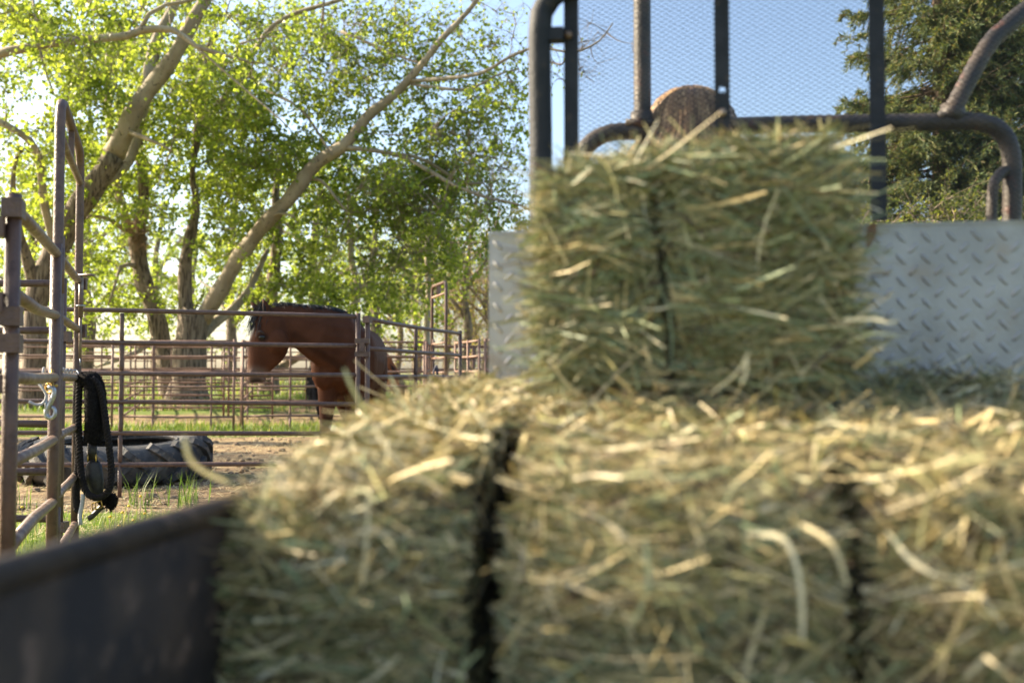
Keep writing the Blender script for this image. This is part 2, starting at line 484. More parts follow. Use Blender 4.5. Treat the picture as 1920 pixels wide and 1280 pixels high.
# ------------------------------------------------------------------ trees
LEAF_PAL = np.array([[.13, .185, .036], [.165, .235, .046], [.21, .28, .056], [.27, .335, .080], [.085, .130, .028]])

def leaves_mesh(mb, P, A, size, pal, rng):
    """kite leaves at points P pointing along A"""
    N = len(P)
    A = nrm(A)
    Rv = nrm(rng.normal(size=(N, 3)))
    B = nrm(np.cross(A, Rv)); Nn = np.cross(A, B)
    s = size * rng.uniform(.65, 1.25, N)[:, None]
    w = .42 * s
    V = np.stack([P, P + A * s * .4 + B * w + Nn * s * .08, P + A * s, P + A * s * .4 - B * w + Nn * s * .08], 1).reshape(-1, 3)
    b = np.arange(N)[:, None] * 4
    mb.add(V, None, np.concatenate([b + np.array([[0, 1, 2]]), b + np.array([[0, 2, 3]])]), np.repeat(pal, 4, 0))

LIMBS = []      # centre lines of the limbs seen clear of leaves
class Tree:
    def __init__(s, name, label, base, group=None):
        s.t = thing(name, label, 'tree', base, group)
        s.nodes = []; s.rad = []
        s.tw = []; s.tr = []
        s.leaf = MB(); s.twig = MB(); s.nl = 0
        s.rng = np.random.default_rng(abs(hash(label)) % 1 + len(label) * 7 + int(abs(base[0]) * 100))
    def limb(s, pts, name='limb', m=None, sides=10, wob=.03, n=None):
        """pts: (px, py, d, width px)"""
        Q = np.array([np.concatenate([W(p[0], p[1], p[2]), [p[3] / 2 / FPX * p[2]]]) for p in pts])
        if max(p[3] for p in pts) >= 9:
            LIMBS.append(smooth_path(Q, 40))
        Q[:, 3] *= .74
        return s.limb_w(Q, name, m, sides, wob, n)
    def limb_w(s, Q, name='limb', m=None, sides=10, wob=.03, n=None):
        Q = np.asarray(Q, float)
        L = np.linalg.norm(np.diff(Q[:, :3], axis=0), axis=1).sum()
        n = n or max(6, int(L / .28))
        S = smooth_path(Q, n)
        r = np.maximum(S[:, 3], .006)
        ph = s.rng.uniform(0, 6, 3)
        for k in range(3):
            S[:, k] += wob * np.sin(np.linspace(0, L * 2.2, n) + ph[k]) * np.minimum(1, np.linspace(0, 4, n))
        r = r * (1 + .07 * np.sin(np.linspace(0, L * 5, n) + ph[0]))
        mb = MB().tube(S[:, :3], r, sides)
        part(name, mb, m or M_BARK, s.t)
        s.nodes.append(S[:, :3]); s.rad.append(r)
        return S
    def fill(s, blobs, leaf=.1, per=42, tw_len=(.25, .6), pal=LEAF_PAL, drop=.35, bright=0.):
        """blobs: (px, py, d, rx px, ry px, rd m, clusters, share of leaves)"""
        rng = s.rng
        pts, fac = [], []
        for (px, py, d, rx, ry, rd, n, f) in blobs:
            n = int(n * 1.02); nc = max(3, n // 4)
            u = rng.normal(size=(nc, 3)); u = nrm(u) * (rng.uniform(0, 1, nc) ** .42)[:, None]
            u = u[rng.integers(0, nc, n)]
            cen = np.array([W(px + q[0] * rx, py + q[1] * ry, d + q[2] * rd) for q in u])
            cen += rng.normal(size=(n, 3)) * np.array([.34, .34, .24]) * (d / 26)
            pts += list(cen); fac += [f] * n
        pts = np.array(pts); fac = np.array(fac)
        eye = np.array([0, 0, CAM_Z])
        v = pts - eye; ang = v / v[:, 1:2]
        for lm in LIMBS:                               # leaves grow beside and behind the heavy limbs
            w = lm[:, :3] - eye; la = w / w[:, 1:2]
            dd = np.linalg.norm(ang[:, None, [0, 2]] - la[None][:, :, [0, 2]], axis=2)
            j = dd.argmin(1); near = dd[np.arange(len(pts)), j] < .014 + lm[j, 3] / lm[j, 1]
            infront = pts[:, 1] < lm[j, 1] + .35
            mv = near & infront & (rng.uniform(0, 1, len(pts)) < .84)
            back = (lm[j, 1] + rng.uniform(.9, 3.6, len(pts))) / pts[:, 1]
            pts[mv] = eye + v[mv] * back[mv][:, None]
            v = pts - eye
        s.fill_w(pts, fac, leaf, per, tw_len, pal, drop, bright)
    def fill_w(s, pts, fac, leaf=.1, per=42, tw_len=(.25, .6), pal=LEAF_PAL, drop=.35, bright=0.):
        rng = s.rng
        base = np.concatenate(s.nodes)
        cap = len(base) + len(pts) * 4
        N = np.empty((cap, 3)); N[:len(base)] = base; cnt = len(base)
        d0 = np.array([np.min(np.sum((base - p) ** 2, 1)) for p in pts])
        order = np.argsort(d0)
        BR, BRr = [], []
        uu = np.linspace(0, 1, 6)[:, None]
        for i in order:
            c = pts[i]
            dd = np.sum((N[:cnt] - c) ** 2, 1)
            p0 = N[np.argmin(dd)]
            L = math.sqrt(dd.min()) + 1e-6
            mid = (p0 + c) / 2 + rng.normal(size=3) * .13 * L + np.array([0, 0, .10 * L])
            cur = p0 * (1 - uu) ** 2 + 2 * mid * uu * (1 - uu) + c * uu ** 2
            BR.append(cur); r0 = min(.008 + .011 * L, .05)
            BRr.append(np.linspace(r0, .005, 6))
            N[cnt:cnt + 4] = cur[2:6]; cnt += 4
        BR = np.array(BR); BRr = np.array(BRr)
        s.twig.tubes(BR, BRr, 4)
        pts = pts[order]; fac = fac[order]
        # sprays of twigs at every cluster
        T = 6; n = len(pts)
        out = nrm(BR[:, -1] - BR[:, -3])
        D = nrm(rng.normal(size=(n, T, 3)) + out[:, None] * .7 + np.array([0, 0, .05]))
        L = rng.uniform(*tw_len, size=(n, T))
        k = np.linspace(0, 1, 4)
        bend = rng.normal(size=(n, T, 3)) * .25 + np.array([0, 0, -.12])
        Pt = pts[:, None, None] + D[:, :, None] * (L[..., None] * k)[..., None] + bend[:, :, None] * (L[..., None] * k ** 2)[..., None]
        s.twig.tubes(Pt.reshape(n * T, 4, 3), np.tile(np.linspace(.0045, .002, 4), (n * T, 1)), 3)
        nl = (per * fac).astype(int)
        rep = np.repeat(np.arange(n), nl)
        M = len(rep)
        if M:
            ti = rng.integers(0, T, M); kk = rng.uniform(.15, 1.05, M)
            a = Pt[rep, ti, 0]; b = D[rep, ti]; LL = L[rep, ti][:, None]; bd = bend[rep, ti]
            P = a + b * LL * kk[:, None] + bd * LL * (kk ** 2)[:, None] + rng.normal(size=(M, 3)) * .035
            A = nrm(rng.normal(size=(M, 3)) * .8 + b * .3 + np.array([0, 0, -drop]))
            tone = (rng.uniform(0, 1, n)[rep] * .6 + rng.uniform(0, 1, M) * .4)
            ci = np.clip((tone * 4.999).astype(int), 0, 4)
            order_p = np.array([4, 0, 1, 2, 3])
            pc = pal[order_p[ci]] * rng.uniform(.8, 1.2, M)[:, None]
            leaves_mesh(s.leaf, P, A, leaf, pc, rng)
            s.nl += M
    def done(s, twig_mat=None):
        if s.twig.n: part('twigs', s.twig, twig_mat or M_TWIG, s.t, kind='stuff')
        if s.leaf.n: part('crown', s.leaf, M_LEAF, s.t, smooth=False, kind='stuff')

def gz(px, d): return float(G(0, d))
def base_at(px, d): 
    p = W(px, 700, d); return (p[0], d, gz(px, d))
def root(px, d):
    """py at which ground lies at this distance"""
    return 707 + (CAM_Z - gz(px, d)) / d * FPX

# tree with the big trunk leaning right at the left of the yard
tA = Tree('cottonwood_tree', 'big cottonwood behind the walk gate, thick pale trunk leaning right', base_at(60, 24))
r_ = root(60, 24)
tA.limb([(62, r_ + 12, 24, 80), (62, 700, 24, 62), (66, 600, 24, 56), (88, 500, 24, 58), (128, 420, 24, 60), (172, 360, 24, 58), (213, 290, 24, 54)], 'trunk', M_BARK_ROUGH, 14)
tA.limb([(213, 290, 24, 54), (248, 222, 23.8, 48), (292, 150, 23.5, 42), (340, 80, 23.2, 36), (388, 0, 23, 32), (430, -90, 23, 22)], 'limb', M_BARK, 12)
tA.limb([(70, 560, 24, 40), (52, 480, 23.6, 26), (34, 430, 23.3, 22), (22, 380, 23, 18), (28, 310, 23, 10), (45, 280, 22.8, 7)], 'limb', M_BARK_ROUGH)
tA.limb([(238, 246, 23.9, 14), (262, 252, 23.4, 12), (300, 272, 23, 8), (318, 285, 22.8, 4)], 'limb')
tA.limb([(100, 470, 24, 20), (70, 300, 22.5, 20), (20, 240, 22, 18), (-60, 200, 22, 12)], 'limb')
tA.limb([(172, 360, 24, 24), (240, 300, 25, 26), (268, 210, 25.5, 28), (282, 110, 26, 28), (320, 30, 26, 26), (345, -60, 26, 16)], 'limb')
tA.fill([(90, 150, 23, 200, 170, 3.0, 204, .85), (330, 120, 23.5, 190, 170, 3.0, 204, .9), (180, 330, 23, 150, 130, 2.5, 105, .9),
         (60, 440, 23, 110, 130, 2.0, 55, .7), (200, -120, 23, 380, 120, 3.5, 80, .7)], leaf=.105, per=50)
tA.done()

# knotted tree just right of it
tB = Tree('cottonwood_tree', 'cottonwood with a knotted twig-tufted fork, dark trunk bending left', base_at(318, 27))
r_ = root(318, 27)
tB.limb([(322, r_ + 12, 27, 66), (316, 690, 27, 52), (300, 640, 27, 46), (288, 580, 27, 44), (270, 520, 27, 43), (258, 470, 27, 42), (253, 440, 27, 44)], 'trunk', M_BARK_ROUGH, 14)
tB.limb([(255, 445, 27, 36), (266, 400, 27, 32), (268, 340, 27, 28), (262, 270, 27.2, 20), (280, 180, 27.5, 16), (300, 90, 27.5, 10)], 'limb', M_BARK_ROUGH)
tB.limb([(253, 448, 27, 26), (236, 410, 26.6, 22), (222, 350, 26.4, 20), (205, 260, 26.2, 18), (205, 120, 26, 18), (212, 20, 26, 15)], 'limb')
tB.limb([(246, 440, 27, 16), (228, 425, 26.5, 12), (200, 410, 26, 10), (172, 406, 25.6, 7)], 'limb')
tB.limb([(300, 625, 27, 16), (262, 655, 26.6, 14), (225, 675, 26.3, 11), (180, 690, 26, 6)], 'limb', M_BARK)
tB.limb([(262, 500, 27, 16), (230, 500, 26.4, 9), (212, 540, 26, 7), (200, 570, 26, 4)], 'limb')
# tuft of dead shoots on the fork
mb = MB(); n = 150
P0 = np.array([W(262 + RNG.normal() * 9, 432 + RNG.normal() * 14, 26.6) for _ in range(n)])
D = nrm(RNG.normal(size=(n, 3)) + np.array([0, -.6, -.5])); k = np.linspace(0, 1, 5)
L = RNG.uniform(.25, .7, n)
Pt = P0[:, None] + D[:, None] * (L[:, None] * k)[..., None] + (RNG.normal(size=(n, 3)) * .3)[:, None] * (L[:, None] * k ** 2)[..., None]
mb.tubes(Pt, np.tile(np.linspace(.014, .004, 5), (n, 1)), 3)
part('dead_shoots', mb, M_BARETWIG, tB.t, kind='stuff')
tB.fill([(250, 300, 27, 120, 110, 2.2, 74, .95), (200, 500, 26.5, 90, 110, 2.0, 68, .85), (235, 120, 27, 140, 120, 2.2, 68, .8), (250, 600, 26.5, 80, 60, 1.5, 31, .7), (140, 600, 26, 60, 60, 1.5, 21, .6)], leaf=.105, per=48)
tB.done()

# the main tree with the long diagonal limb
tC = Tree('cottonwood_tree', 'largest cottonwood, forked trunk sending a long pale limb up to the right', base_at(352, 26))
r_ = root(352, 26)
tC.limb([(350, r_ + 14, 26, 128), (351, 725, 26, 96), (355, 690, 26, 86), (360, 640, 26, 80), (364, 600, 26, 78), (368, 585, 26, 72)], 'trunk', M_BARK_ROUGH, 16)
tC.limb([(350, 600, 26, 44), (347, 545, 26, 36), (349, 490, 26, 32), (356, 440, 26.2, 28), (368, 380, 26.4, 20), (362, 330, 26.5, 14), (372, 230, 26.5, 26), (386, 130, 26.5, 24), (402, 60, 26.5, 16)], 'limb', M_BARK_ROUGH, 12)
tC.limb([(378, 600, 26, 46), (402, 562, 25.8, 44), (424, 525, 25.6, 40), (446, 482, 25.4, 40), (490, 430, 25.1, 38), (538, 378, 24.8, 38), (585, 312, 24.5, 36), (650, 272, 24.2, 30), (692, 214, 24, 26), (748, 168, 23.7, 22), (797, 118, 23.4, 18), (838, 62, 23.1, 15), (892, 0, 22.8, 11), (930, -60, 22.6, 7)], 'limb', M_BARK, 14)
tC.limb([(770, 152, 23.6, 11), (840, 148, 23, 10), (900, 135, 22.5, 9), (960, 106, 22, 8), (1010, 92, 21.8, 7), (1070, 98, 21.5, 6), (1120, 76, 21.3, 5), (1150, 42, 21.2, 3)], 'limb', n=24)
tC.limb([(772, 158, 23.6, 8), (830, 168, 23.2, 8), (880, 165, 23, 7), (930, 140, 22.8, 5), (975, 130, 22.6, 4)], 'limb')
tC.limb([(640, 276, 24.2, 12), (690, 282, 24, 12), (760, 292, 23.7, 11), (808, 322, 23.4, 11), (850, 350, 23.2, 9), (905, 368, 23, 8), (965, 378, 22.8, 6), (1010, 400, 22.6, 4)], 'limb')
tC.limb([(752, 290, 23.7, 9), (800, 300, 23.9, 9), (862, 340, 24, 8), (905, 345, 24.2, 5)], 'limb')
tC.limb([(586, 334, 24.6, 10), (612, 345, 24.4, 8), (640, 380, 24.2, 6), (655, 400, 24.1, 4)], 'limb')
tC.limb([(378, 628, 26.2, 30), (400, 606, 26.8, 28), (432, 582, 27.2, 24), (470, 540, 27.6, 18), (500, 470, 28, 12)], 'limb', M_BARK)
tC.limb([(492, 428, 25.1, 9), (520, 402, 24.7, 8), (552, 404, 24.5, 6)], 'limb')
tC.limb([(640, 60, 24.5, 8), (690, 78, 24.2, 8), (760, 112, 23.8, 6), (800, 125, 23.5, 4)], 'limb')
tC.limb([(372, 240, 26.5, 16), (460, 130, 25.5, 14), (520, 40, 25, 12), (640, 0, 24.6, 11), (700, -60, 24.4, 8)], 'limb')
tC.limb([(460, 130, 25.5, 8), (500, 170, 24.8, 8), (570, 210, 24.3, 7), (620, 290, 24, 5)], 'limb')
tC.fill([(440, 260, 25.2, 170, 150, 2.6, 204, 1.0), (600, 400, 24.8, 190, 130, 2.6, 112, 1.0), (520, 540, 25.5, 160, 80, 2.2, 55, 1.0),
         (700, 310, 24.5, 190, 130, 2.4, 130, .75), (840, 370, 23.8, 160, 150, 2.2, 150, 0.6), (580, 100, 25, 200, 120, 2.6, 180, .62),
         (770, 90, 24, 170, 110, 2.2, 120, 0.4), (890, 140, 22.8, 100, 80, 1.5, 60, 0.5), (760, 470, 25, 140, 90, 2.2, 44, .8),
         (700, 560, 25.5, 120, 60, 2.0, 29, .9), (430, 420, 25, 90, 110, 2.0, 68, 1.0), (640, -110, 24.5, 330, 110, 3, 60, .5), (860, 240, 23.5, 120, 100, 1.8, 70, 0.4)], leaf=.105, per=50)
# bare shoots reaching past the rack
tC.fill([(1110, 80, 21.4, 55, 75, .9, 21, .02), (1050, 95, 21.8, 40, 60, .8, 12, .1), (960, 200, 22.6, 50, 140, 1.2, 21, .1), (970, 60, 22.4, 50, 60, 1., 16, .14)], leaf=.08, per=40, tw_len=(.2, .5))
tC.fill([(640, 110, 24.5, 220, 110, 2.0, 80, .10), (880, 330, 23.5, 120, 170, 2.0, 100, .14), (700, 400, 23.8, 180, 140, 1.2, 80, .12), (480, 120, 26, 140, 120, 2.0, 40, .2)], leaf=.1, per=46, tw_len=(.4, 1.0))
tC.done()

# trees standing further back
tD = Tree('cottonwood_tree', 'grey double-stemmed cottonwood standing directly behind the horse', base_at(508, 30))
r_ = root(508, 30)
tD.limb([(504, r_ + 8, 30, 60), (504, 620, 30, 40), (508, 560, 30, 34), (516, 500, 30, 32), (520, 440, 30, 28), (516, 380, 30, 20), (530, 280, 30, 12)], 'trunk', M_BARK_ROUGH, 12)
tD.limb([(500, 600, 30, 30), (478, 556, 29.7, 20), (490, 540, 29.6, 14), (484, 500, 29.5, 10)], 'limb', M_BARK_ROUGH)
tD.limb([(506, 700, 30.4, 24), (600, 640, 30.6, 20), (668, 560, 31, 18), (660, 480, 31, 17), (655, 400, 31, 12), (640, 300, 31, 8)], 'limb', M_BARK)
tD.fill([(560, 470, 30, 130, 130, 2.5, 66, .9), (660, 520, 31, 110, 90, 2.2, 42, .8), (540, 330, 30, 140, 110, 2.5, 80, .8)], leaf=.11, per=46)
tD.done()
tE = Tree('cottonwood_tree', 'slim straight grey-barked tree beside the tall far gate frame', base_at(802, 33))
r_ = root(802, 33)
tE.limb([(802, r_ + 6, 33, 20), (802, 640, 33, 16), (803, 560, 33, 16), (802, 480, 33, 14), (806, 400, 33, 10), (804, 320, 33, 6)], 'trunk', M_BARK, 9)
tE.limb([(770, 478, 32.6, 9), (800, 462, 32.7, 8), (850, 456, 32.4, 7), (920, 452, 32, 5)], 'limb')
tE.limb([(803, 500, 33, 7), (840, 490, 33, 5), (870, 460, 33, 3)], 'limb')
tE.fill([(790, 470, 33, 110, 110, 2.4, 80, .75), (760, 580, 33, 80, 50, 2.2, 40, .85), (850, 420, 33, 90, 110, 2.4, 90, .45)], leaf=.11, per=44)
tE.done()
tF = Tree('cottonwood_tree', 'spreading tree at the left whose crooked pale branch overhangs the pens', (-14.5, 16.5, .07))
tF.limb_w([(-14.5, 16.5, -.1, .5), (-14.4, 16.4, 2, .42), (-14.2, 16.6, 4.5, .36), (-13.6, 17, 6.4, .30)], 'trunk', M_BARK_ROUGH, 14)
o = W(-60, 112, 18)
tF.limb_w([(-13.6, 17, 6.4, .22)] + [tuple(W(a, b, c)) + (w / 2 / FPX * c,) for a, b, c, w in ((-60, 110, 18, 22), (0, 100, 18, 18), (45, 92, 18, 16), (130, 78, 18, 15), (240, 66, 18, 15), (268, 56, 18, 14), (325, 58, 17.9, 12), (368, 88, 17.8, 9), (420, 102, 17.7, 7), (475, 116, 17.6, 5))], 'limb', M_BARK, 10, .015)
tF.limb([(262, 58, 18, 13), (276, 28, 18, 11), (310, 8, 18, 10), (360, 0, 18, 9), (420, -20, 18, 6)], 'limb', wob=.01)
tF.limb_w([(-13.6, 17, 6.4, .24), (-13.5, 16, 8, .18), (-14.5, 15, 10.5, .12), (-14, 14.4, 12.5, .06)], 'limb')
tF.limb_w([(-13.6, 17, 6.4, .22), (-11.5, 14.5, 8, .15), (-10, 13.2, 9.5, .08)], 'limb')
tF.limb([(368, 88, 17.8, 6), (440, 150, 17.6, 5), (520, 220, 17.4, 4), (545, 245, 17.3, 2)], 'limb', wob=.01)
tF.limb([(62, 0, 18, 6), (72, 70, 18, 6), (85, 130, 18, 5), (100, 175, 18, 4)], 'limb', wob=.01)
n = 430
u = nrm(tF.rng.normal(size=(n, 3))) * (tF.rng.uniform(0, 1, n) ** .5)[:, None]
tF.fill_w(np.array([-12.6, 13.7, 7.8]) + u * np.array([4.2, 3.6, 3.4]), np.full(n, .8), leaf=.105, per=40)  # unseen part of the crown, placed and thickened to shade the horse
tF.fill([(60, 50, 18, 120, 60, 1.5, 46, .75), (240, 60, 18, 130, 70, 1.5, 46, .6), (430, 60, 17.8, 110, 90, 1.4, 56, .8), (250, -60, 18, 280, 60, 2, 70, .7)], leaf=.1, per=42)
tF.done()
BACK = [(700, 44, 'tall leafy tree far behind the pens, to the right of the horse', .7, 26), (160, 40, 'leafy tree far off behind the knotted cottonwood', .75, 30),
        (430, 46, 'far leafy tree seen between the two biggest trunks', .8, 26), (-20, 46, 'far leafy tree at the left rim behind the rails', .6, 24), (590, 40, 'light green tree far behind the pens, over the horse neck', .85, 26),
        (290, 52, 'far leafy tree between the knotted trunk and the forked trunk', .8, 26), (60, 38, 'leafy tree far behind the left trunk', .75, 26), (780, 56, 'far leafy tree beyond the slim grey trunk', .8, 26), (360, 60, 'distant tree right behind the forked trunk', .8, 26)]
for px, d, lab, f, w in BACK:
    t = Tree('background_tree', lab, base_at(px, d), 'trees far behind the pens')
    b = t.t.location
    t.limb_w([(b[0], d, b[2] - .2, .3), (b[0] + .1, d, b[2] + 2.5, .24), (b[0] - .1, d, b[2] + 5, .18), (b[0] + .3, d, b[2] + 9, .08)], 'trunk', M_BARK_ROUGH, 9)
    for k in range(5):
        a = t.rng.uniform(0, 6.3); z0 = b[2] + t.rng.uniform(2.2, 6)
        e = np.array([b[0] + 2.6 * math.cos(a), d + 2 * math.sin(a), z0 + t.rng.uniform(1.2, 3)])
        t.limb_w([(b[0], d, z0, .11), tuple((np.array([b[0], d, z0]) + e) / 2 + np.array([0, 0, .3])) + (.08,), tuple(e) + (.03,)], 'limb', None, 7)
    n = 105
    u = nrm(t.rng.normal(size=(n, 3))) * (t.rng.uniform(0, 1, n) ** .45)[:, None]
    t.fill_w(np.array([b[0], d, b[2] + 5.6]) + u * np.array([3.9, 2.6, 4.9]), np.full(n, f), leaf=.14, per=46)
    t.done()
# bare brown thicket to the right
THICK = [(862, 38, 'bare brown tree with a drooping dark branch, beside the tread plate'), (905, 42, 'bare twiggy tree just clear of the tread plate'), (950, 46, 'bare brown tree seen over the top corner of the tread plate'),
         (830, 48, 'thin bare tree behind the far gate frame'), (1010, 44, 'bare brown tree behind the rack post and bale'),
         (740, 52, 'bare brown tree beyond the corner panels'), (880, 56, 'farthest bare tree in the gap beside the tread plate')]
for i, (px, d, lab) in enumerate(THICK):
    t = Tree('bare_tree', lab, base_at(px, d), 'bare brown trees at the right of the yard')
    b = t.t.location
    t.limb_w([(b[0], d, b[2] - .2, .2), (b[0] + .3, d, b[2] + 2, .16), (b[0] + .2, d, b[2] + 4, .12), (b[0] + .7, d, b[2] + 7.4, .04)], 'trunk', M_BARK_ROUGH, 8)
    for k in range(6):
        a = t.rng.uniform(0, 6.3); z0 = b[2] + t.rng.uniform(1.2, 5)
        e = np.array([b[0] + 2.2 * math.cos(a), d + 1.6 * math.sin(a), z0 + t.rng.uniform(.3, 2.2)])
        t.limb_w([(b[0] + .2, d, z0, .09), tuple((np.array([b[0], d, z0]) + e) / 2 + np.array([0, 0, .5])) + (.06,), tuple(e) + (.02,)], 'limb', M_BARK_ROUGH, 7, .08)
    n = 210
    u = nrm(t.rng.normal(size=(n, 3))) * (t.rng.uniform(0, 1, n) ** .5)[:, None]
    hh = 3.6 if i != 4 else 3.2
    t.fill_w(np.array([b[0] + .1, d, b[2] + 4.0]) + u * np.array([2.6, 2.0, hh]), np.full(n, .22), leaf=.1, per=40, tw_len=(.4, 1.0),
             pal=np.array([[.16, .17, .04], [.22, .2, .06], [.14, .19, .035], [.26, .2, .08], [.1, .13, .03]]))
    t.done(M_BARETWIG)

# ------------------------------------------------------------------ spruces and shrubs at the right
def spruce(label, px, d, rad, height, z_lo, seed, nb):
    rng = np.random.default_rng(seed)
    b = base_at(px, d)
    t = thing('spruce_tree', label, 'tree', b, 'dark spruces behind the vehicle')
    x0, y0, z0 = b
    part('trunk', MB().tube([(x0, y0, z0 - .2), (x0 + .04, y0, z0 + height * .5), (x0, y0, z0 + height)], [.24, .15, .02], 10), M_SPRUCEBARK, t)
    st, nd = MB(), MB()
    S, SR = [], []
    NP, NA = [], []
    dead_P = []
    for i in range(nb):
        z = z0 + z_lo + (height - z_lo) * (rng.uniform() ** 1.25)
        f = (height - (z - z0)) / (height - z_lo)
        L = rad * (f ** .75) * rng.uniform(.72, 1.08) + .15
        az = rng.uniform(0, 2 * math.pi)
        # skip most branches turned fully away
        if math.sin(az) > .6 and rng.uniform() < .6: continue
        dr = np.array([math.cos(az), math.sin(az), 0])
        u = np.linspace(0, 1, 7)
        droop = rng.uniform(.18, .36)
        P = np.array([x0, y0, z]) + dr * (L * u)[:, None] + np.array([0, 0, 1.0]) * (L * (-droop * u + .32 * droop * 2.2 * u ** 3))[:, None]
        S.append(P); SR.append(np.linspace(.022, .006, 7))
        sd = np.array([-dr[1], dr[0], 0])
        nsub = int(10 + L * 9)
        for k in range(nsub):
            a = rng.uniform(.18, 1.0)
            o = np.array([np.interp(a, u, P[:, q]) for q in range(3)])
            sl = L * .34 * (1.12 - a) * rng.uniform(.6, 1.2) + .10
            sg = rng.choice([-1, 1])
            v = nrm(sd * sg * rng.uniform(.5, 1) + dr * rng.uniform(.3, .9) + np.array([0, 0, rng.uniform(-.95, .10)]))
            Q = o + v * (sl * np.linspace(0, 1, 4))[:, None] + np.array([0, 0, -.28]) * (sl * np.linspace(0, 1, 4) ** 2)[:, None]
            if rng.uniform() < .09:
                dead_P.append(Q); continue
            nn = int(16 + sl * 60)
            aa = rng.uniform(0, 1, nn)
            pp = np.stack([np.interp(aa, np.linspace(0, 1, 4), Q[:, q]) for q in range(3)], -1)
            NP.append(pp); NA.append(nrm(v * .9 + rng.normal(size=(nn, 3)) * .6 + np.array([0, 0, -.1])))
        # end tuft
        nn = 26
        NP.append(P[-1] - dr * rng.uniform(0, .16, nn)[:, None]); NA.append(nrm(dr + rng.normal(size=(nn, 3)) * .6))
    st.tubes(np.array(S), np.array(SR), 4)
    part('branches', st, M_SPRUCEBARK, t, kind='stuff')
    if dead_P:
        part('dead_twigs', MB().tubes(np.array(dead_P), np.tile(np.linspace(.006, .003, 4), (len(dead_P), 1)), 3), M_BARETWIG, t, kind='stuff')
    NP = np.concatenate(NP); NA = np.concatenate(NA); n = len(NP)
    L = rng.uniform(.06, .13, n)[:, None]
    B = nrm(np.cross(NA, rng.normal(size=(n, 3)))) * .0095
    tip = NP + NA * L
    V = np.stack([NP - B * .5, NP + B * .5, NP + NA * L * .5 + B, tip, NP + NA * L * .5 - B], 1).reshape(-1, 3)
    bb = np.arange(n)[:, None] * 5
    pal = np.array([[.10, .145, .066], [.145, .18, .074], [.21, .22, .085], [.07, .10, .055], [.19, .145, .08]])
    cl = pal[rng.choice(5, n, p=[.28, .28, .22, .14, .08])] * rng.uniform(.7, 1.35, n)[:, None]
    nd.add(V, bb + np.array([[0, 1, 2, 4]]), bb + np.array([[4, 2, 3]]), np.repeat(cl, 5, 0))
    part('crown', nd, M_NEEDLE, t, smooth=False, kind='stuff')
spruce('tall dark spruce filling the sky behind the right rack bar', 1770, 17.5, 2.5, 13.5, 1.2, 3, 600)
spruce('second dark spruce partly hidden behind the slanted cage tube', 1985, 20.5, 2.7, 13, 1.2, 4, 400)
SHRUB = [(1680, 13.5, 1.15, 'light green leafy shrub beneath the spruce, over the tread plate'), (1830, 13.0, 1.1, 'leafy shrub beneath the spruce beside the curved cage tube'), (1625, 15.0, .6, 'low leafy shrub at the right end of the stacked bale')]
for px, d, rr, lab in SHRUB:
    t = Tree('leafy_shrub', lab, base_at(px, d), 'leafy shrubs beneath the spruces')
    t.t['category'] = 'shrub'
    b = t.t.location
    for k in range(6):
        a = t.rng.uniform(0, 6.3)
        t.limb_w([(b[0], d, b[2] - .1, .035), (b[0] + .3 * math.cos(a), d + .3 * math.sin(a), b[2] + 1.3, .026), (b[0] + .8 * rr * math.cos(a), d + .7 * rr * math.sin(a), b[2] + 2.8, .01)], 'stem', M_TWIG, 6)
    n = int(170 * rr + 30)
    u = nrm(t.rng.normal(size=(n, 3))) * (t.rng.uniform(0, 1, n) ** .45)[:, None]
    t.fill_w(np.array([b[0], d, b[2] + 2.0]) + u * np.array([rr, rr * .8, 1.5]), np.full(n, .8), leaf=.05, per=46, tw_len=(.15, .4),
             pal=np.array([[.075, .11, .028], [.10, .13, .033], [.13, .15, .045], [.16, .17, .06], [.055, .08, .022]]))
    t.done()

# ------------------------------------------------------------------ pipe panels
def panel(label, a, b, za=0., zb=0., rails=(1.506, 1.253, 1.0, .747, .494, .241), stays=(), m=None, mr=None, r=.019, name='pipe_panel', post_top=.03, group='brown pipe panels of the horse pens', wear=False, foot=True, clamp_a=False, clamp_b=False, ext=0.0, shown=None):
    a = np.array(a, float); b = np.array(b, float)
    m = m or M_PIPE; mr = mr or m
    t = thing(name, label, 'fence panel', (a[0], a[1], 0), group)
    u = nrm(b - a); e = np.array([u[0], u[1], 0])
    sd = np.array([-u[1], u[0], 0])
    A = lambda f, z: np.array([a[0] + (b[0] - a[0]) * f, a[1] + (b[1] - a[1]) * f, z + za + (zb - za) * f])
    Lh = np.linalg.norm(b - a); n = max(2, int(Lh / .4))
    for z in rails:
        sag = RNG.normal() * .004
        P = np.array([A(f, z + sag * math.sin(math.pi * f) * 2) for f in np.linspace(0, 1, n + 1)])
        P[-1] += e * ext
        part('rail', MB().tube(P, r, 8, True), mr, t)
    top_z = rails[0] + post_top
    for f, cl in ((0, clamp_a), (1, clamp_b)):
        p = A(f, 0); gzv = float(G(p[0], p[1])) - .02
        part('post', MB().tube([(p[0], p[1], gzv), (p[0], p[1], A(f, top_z)[2])], r * 1.12, 10), m, t)
        if cl:
            for z in cl:
                part('clamp', MB().box(A(f, z) + e * (.0 if f else -.0) + sd * 0, e * .045, sd * .028, np.array([0, 0, .028])), m, t, smooth=False)
    for f in stays:
        # flattened stays pinched onto every rail
        for z1, z0 in zip(rails[:-1], rails[1:]):
            P = np.array([A(f, z) for z in np.linspace(z1 - r * .6, z0 + r * .6, 6)])
            part('stay', MB().tube(P, np.array([.7, .95, .8, .8, .95, .7]) * r * 1.15, 8), m, t)
        if foot:
            p = A(f, 0)
            part('stay', MB().tube([A(f, rails[-1]), (p[0], p[1], float(G(p[0], p[1])) - .02)], r * .9, 8), m, t)
    return t

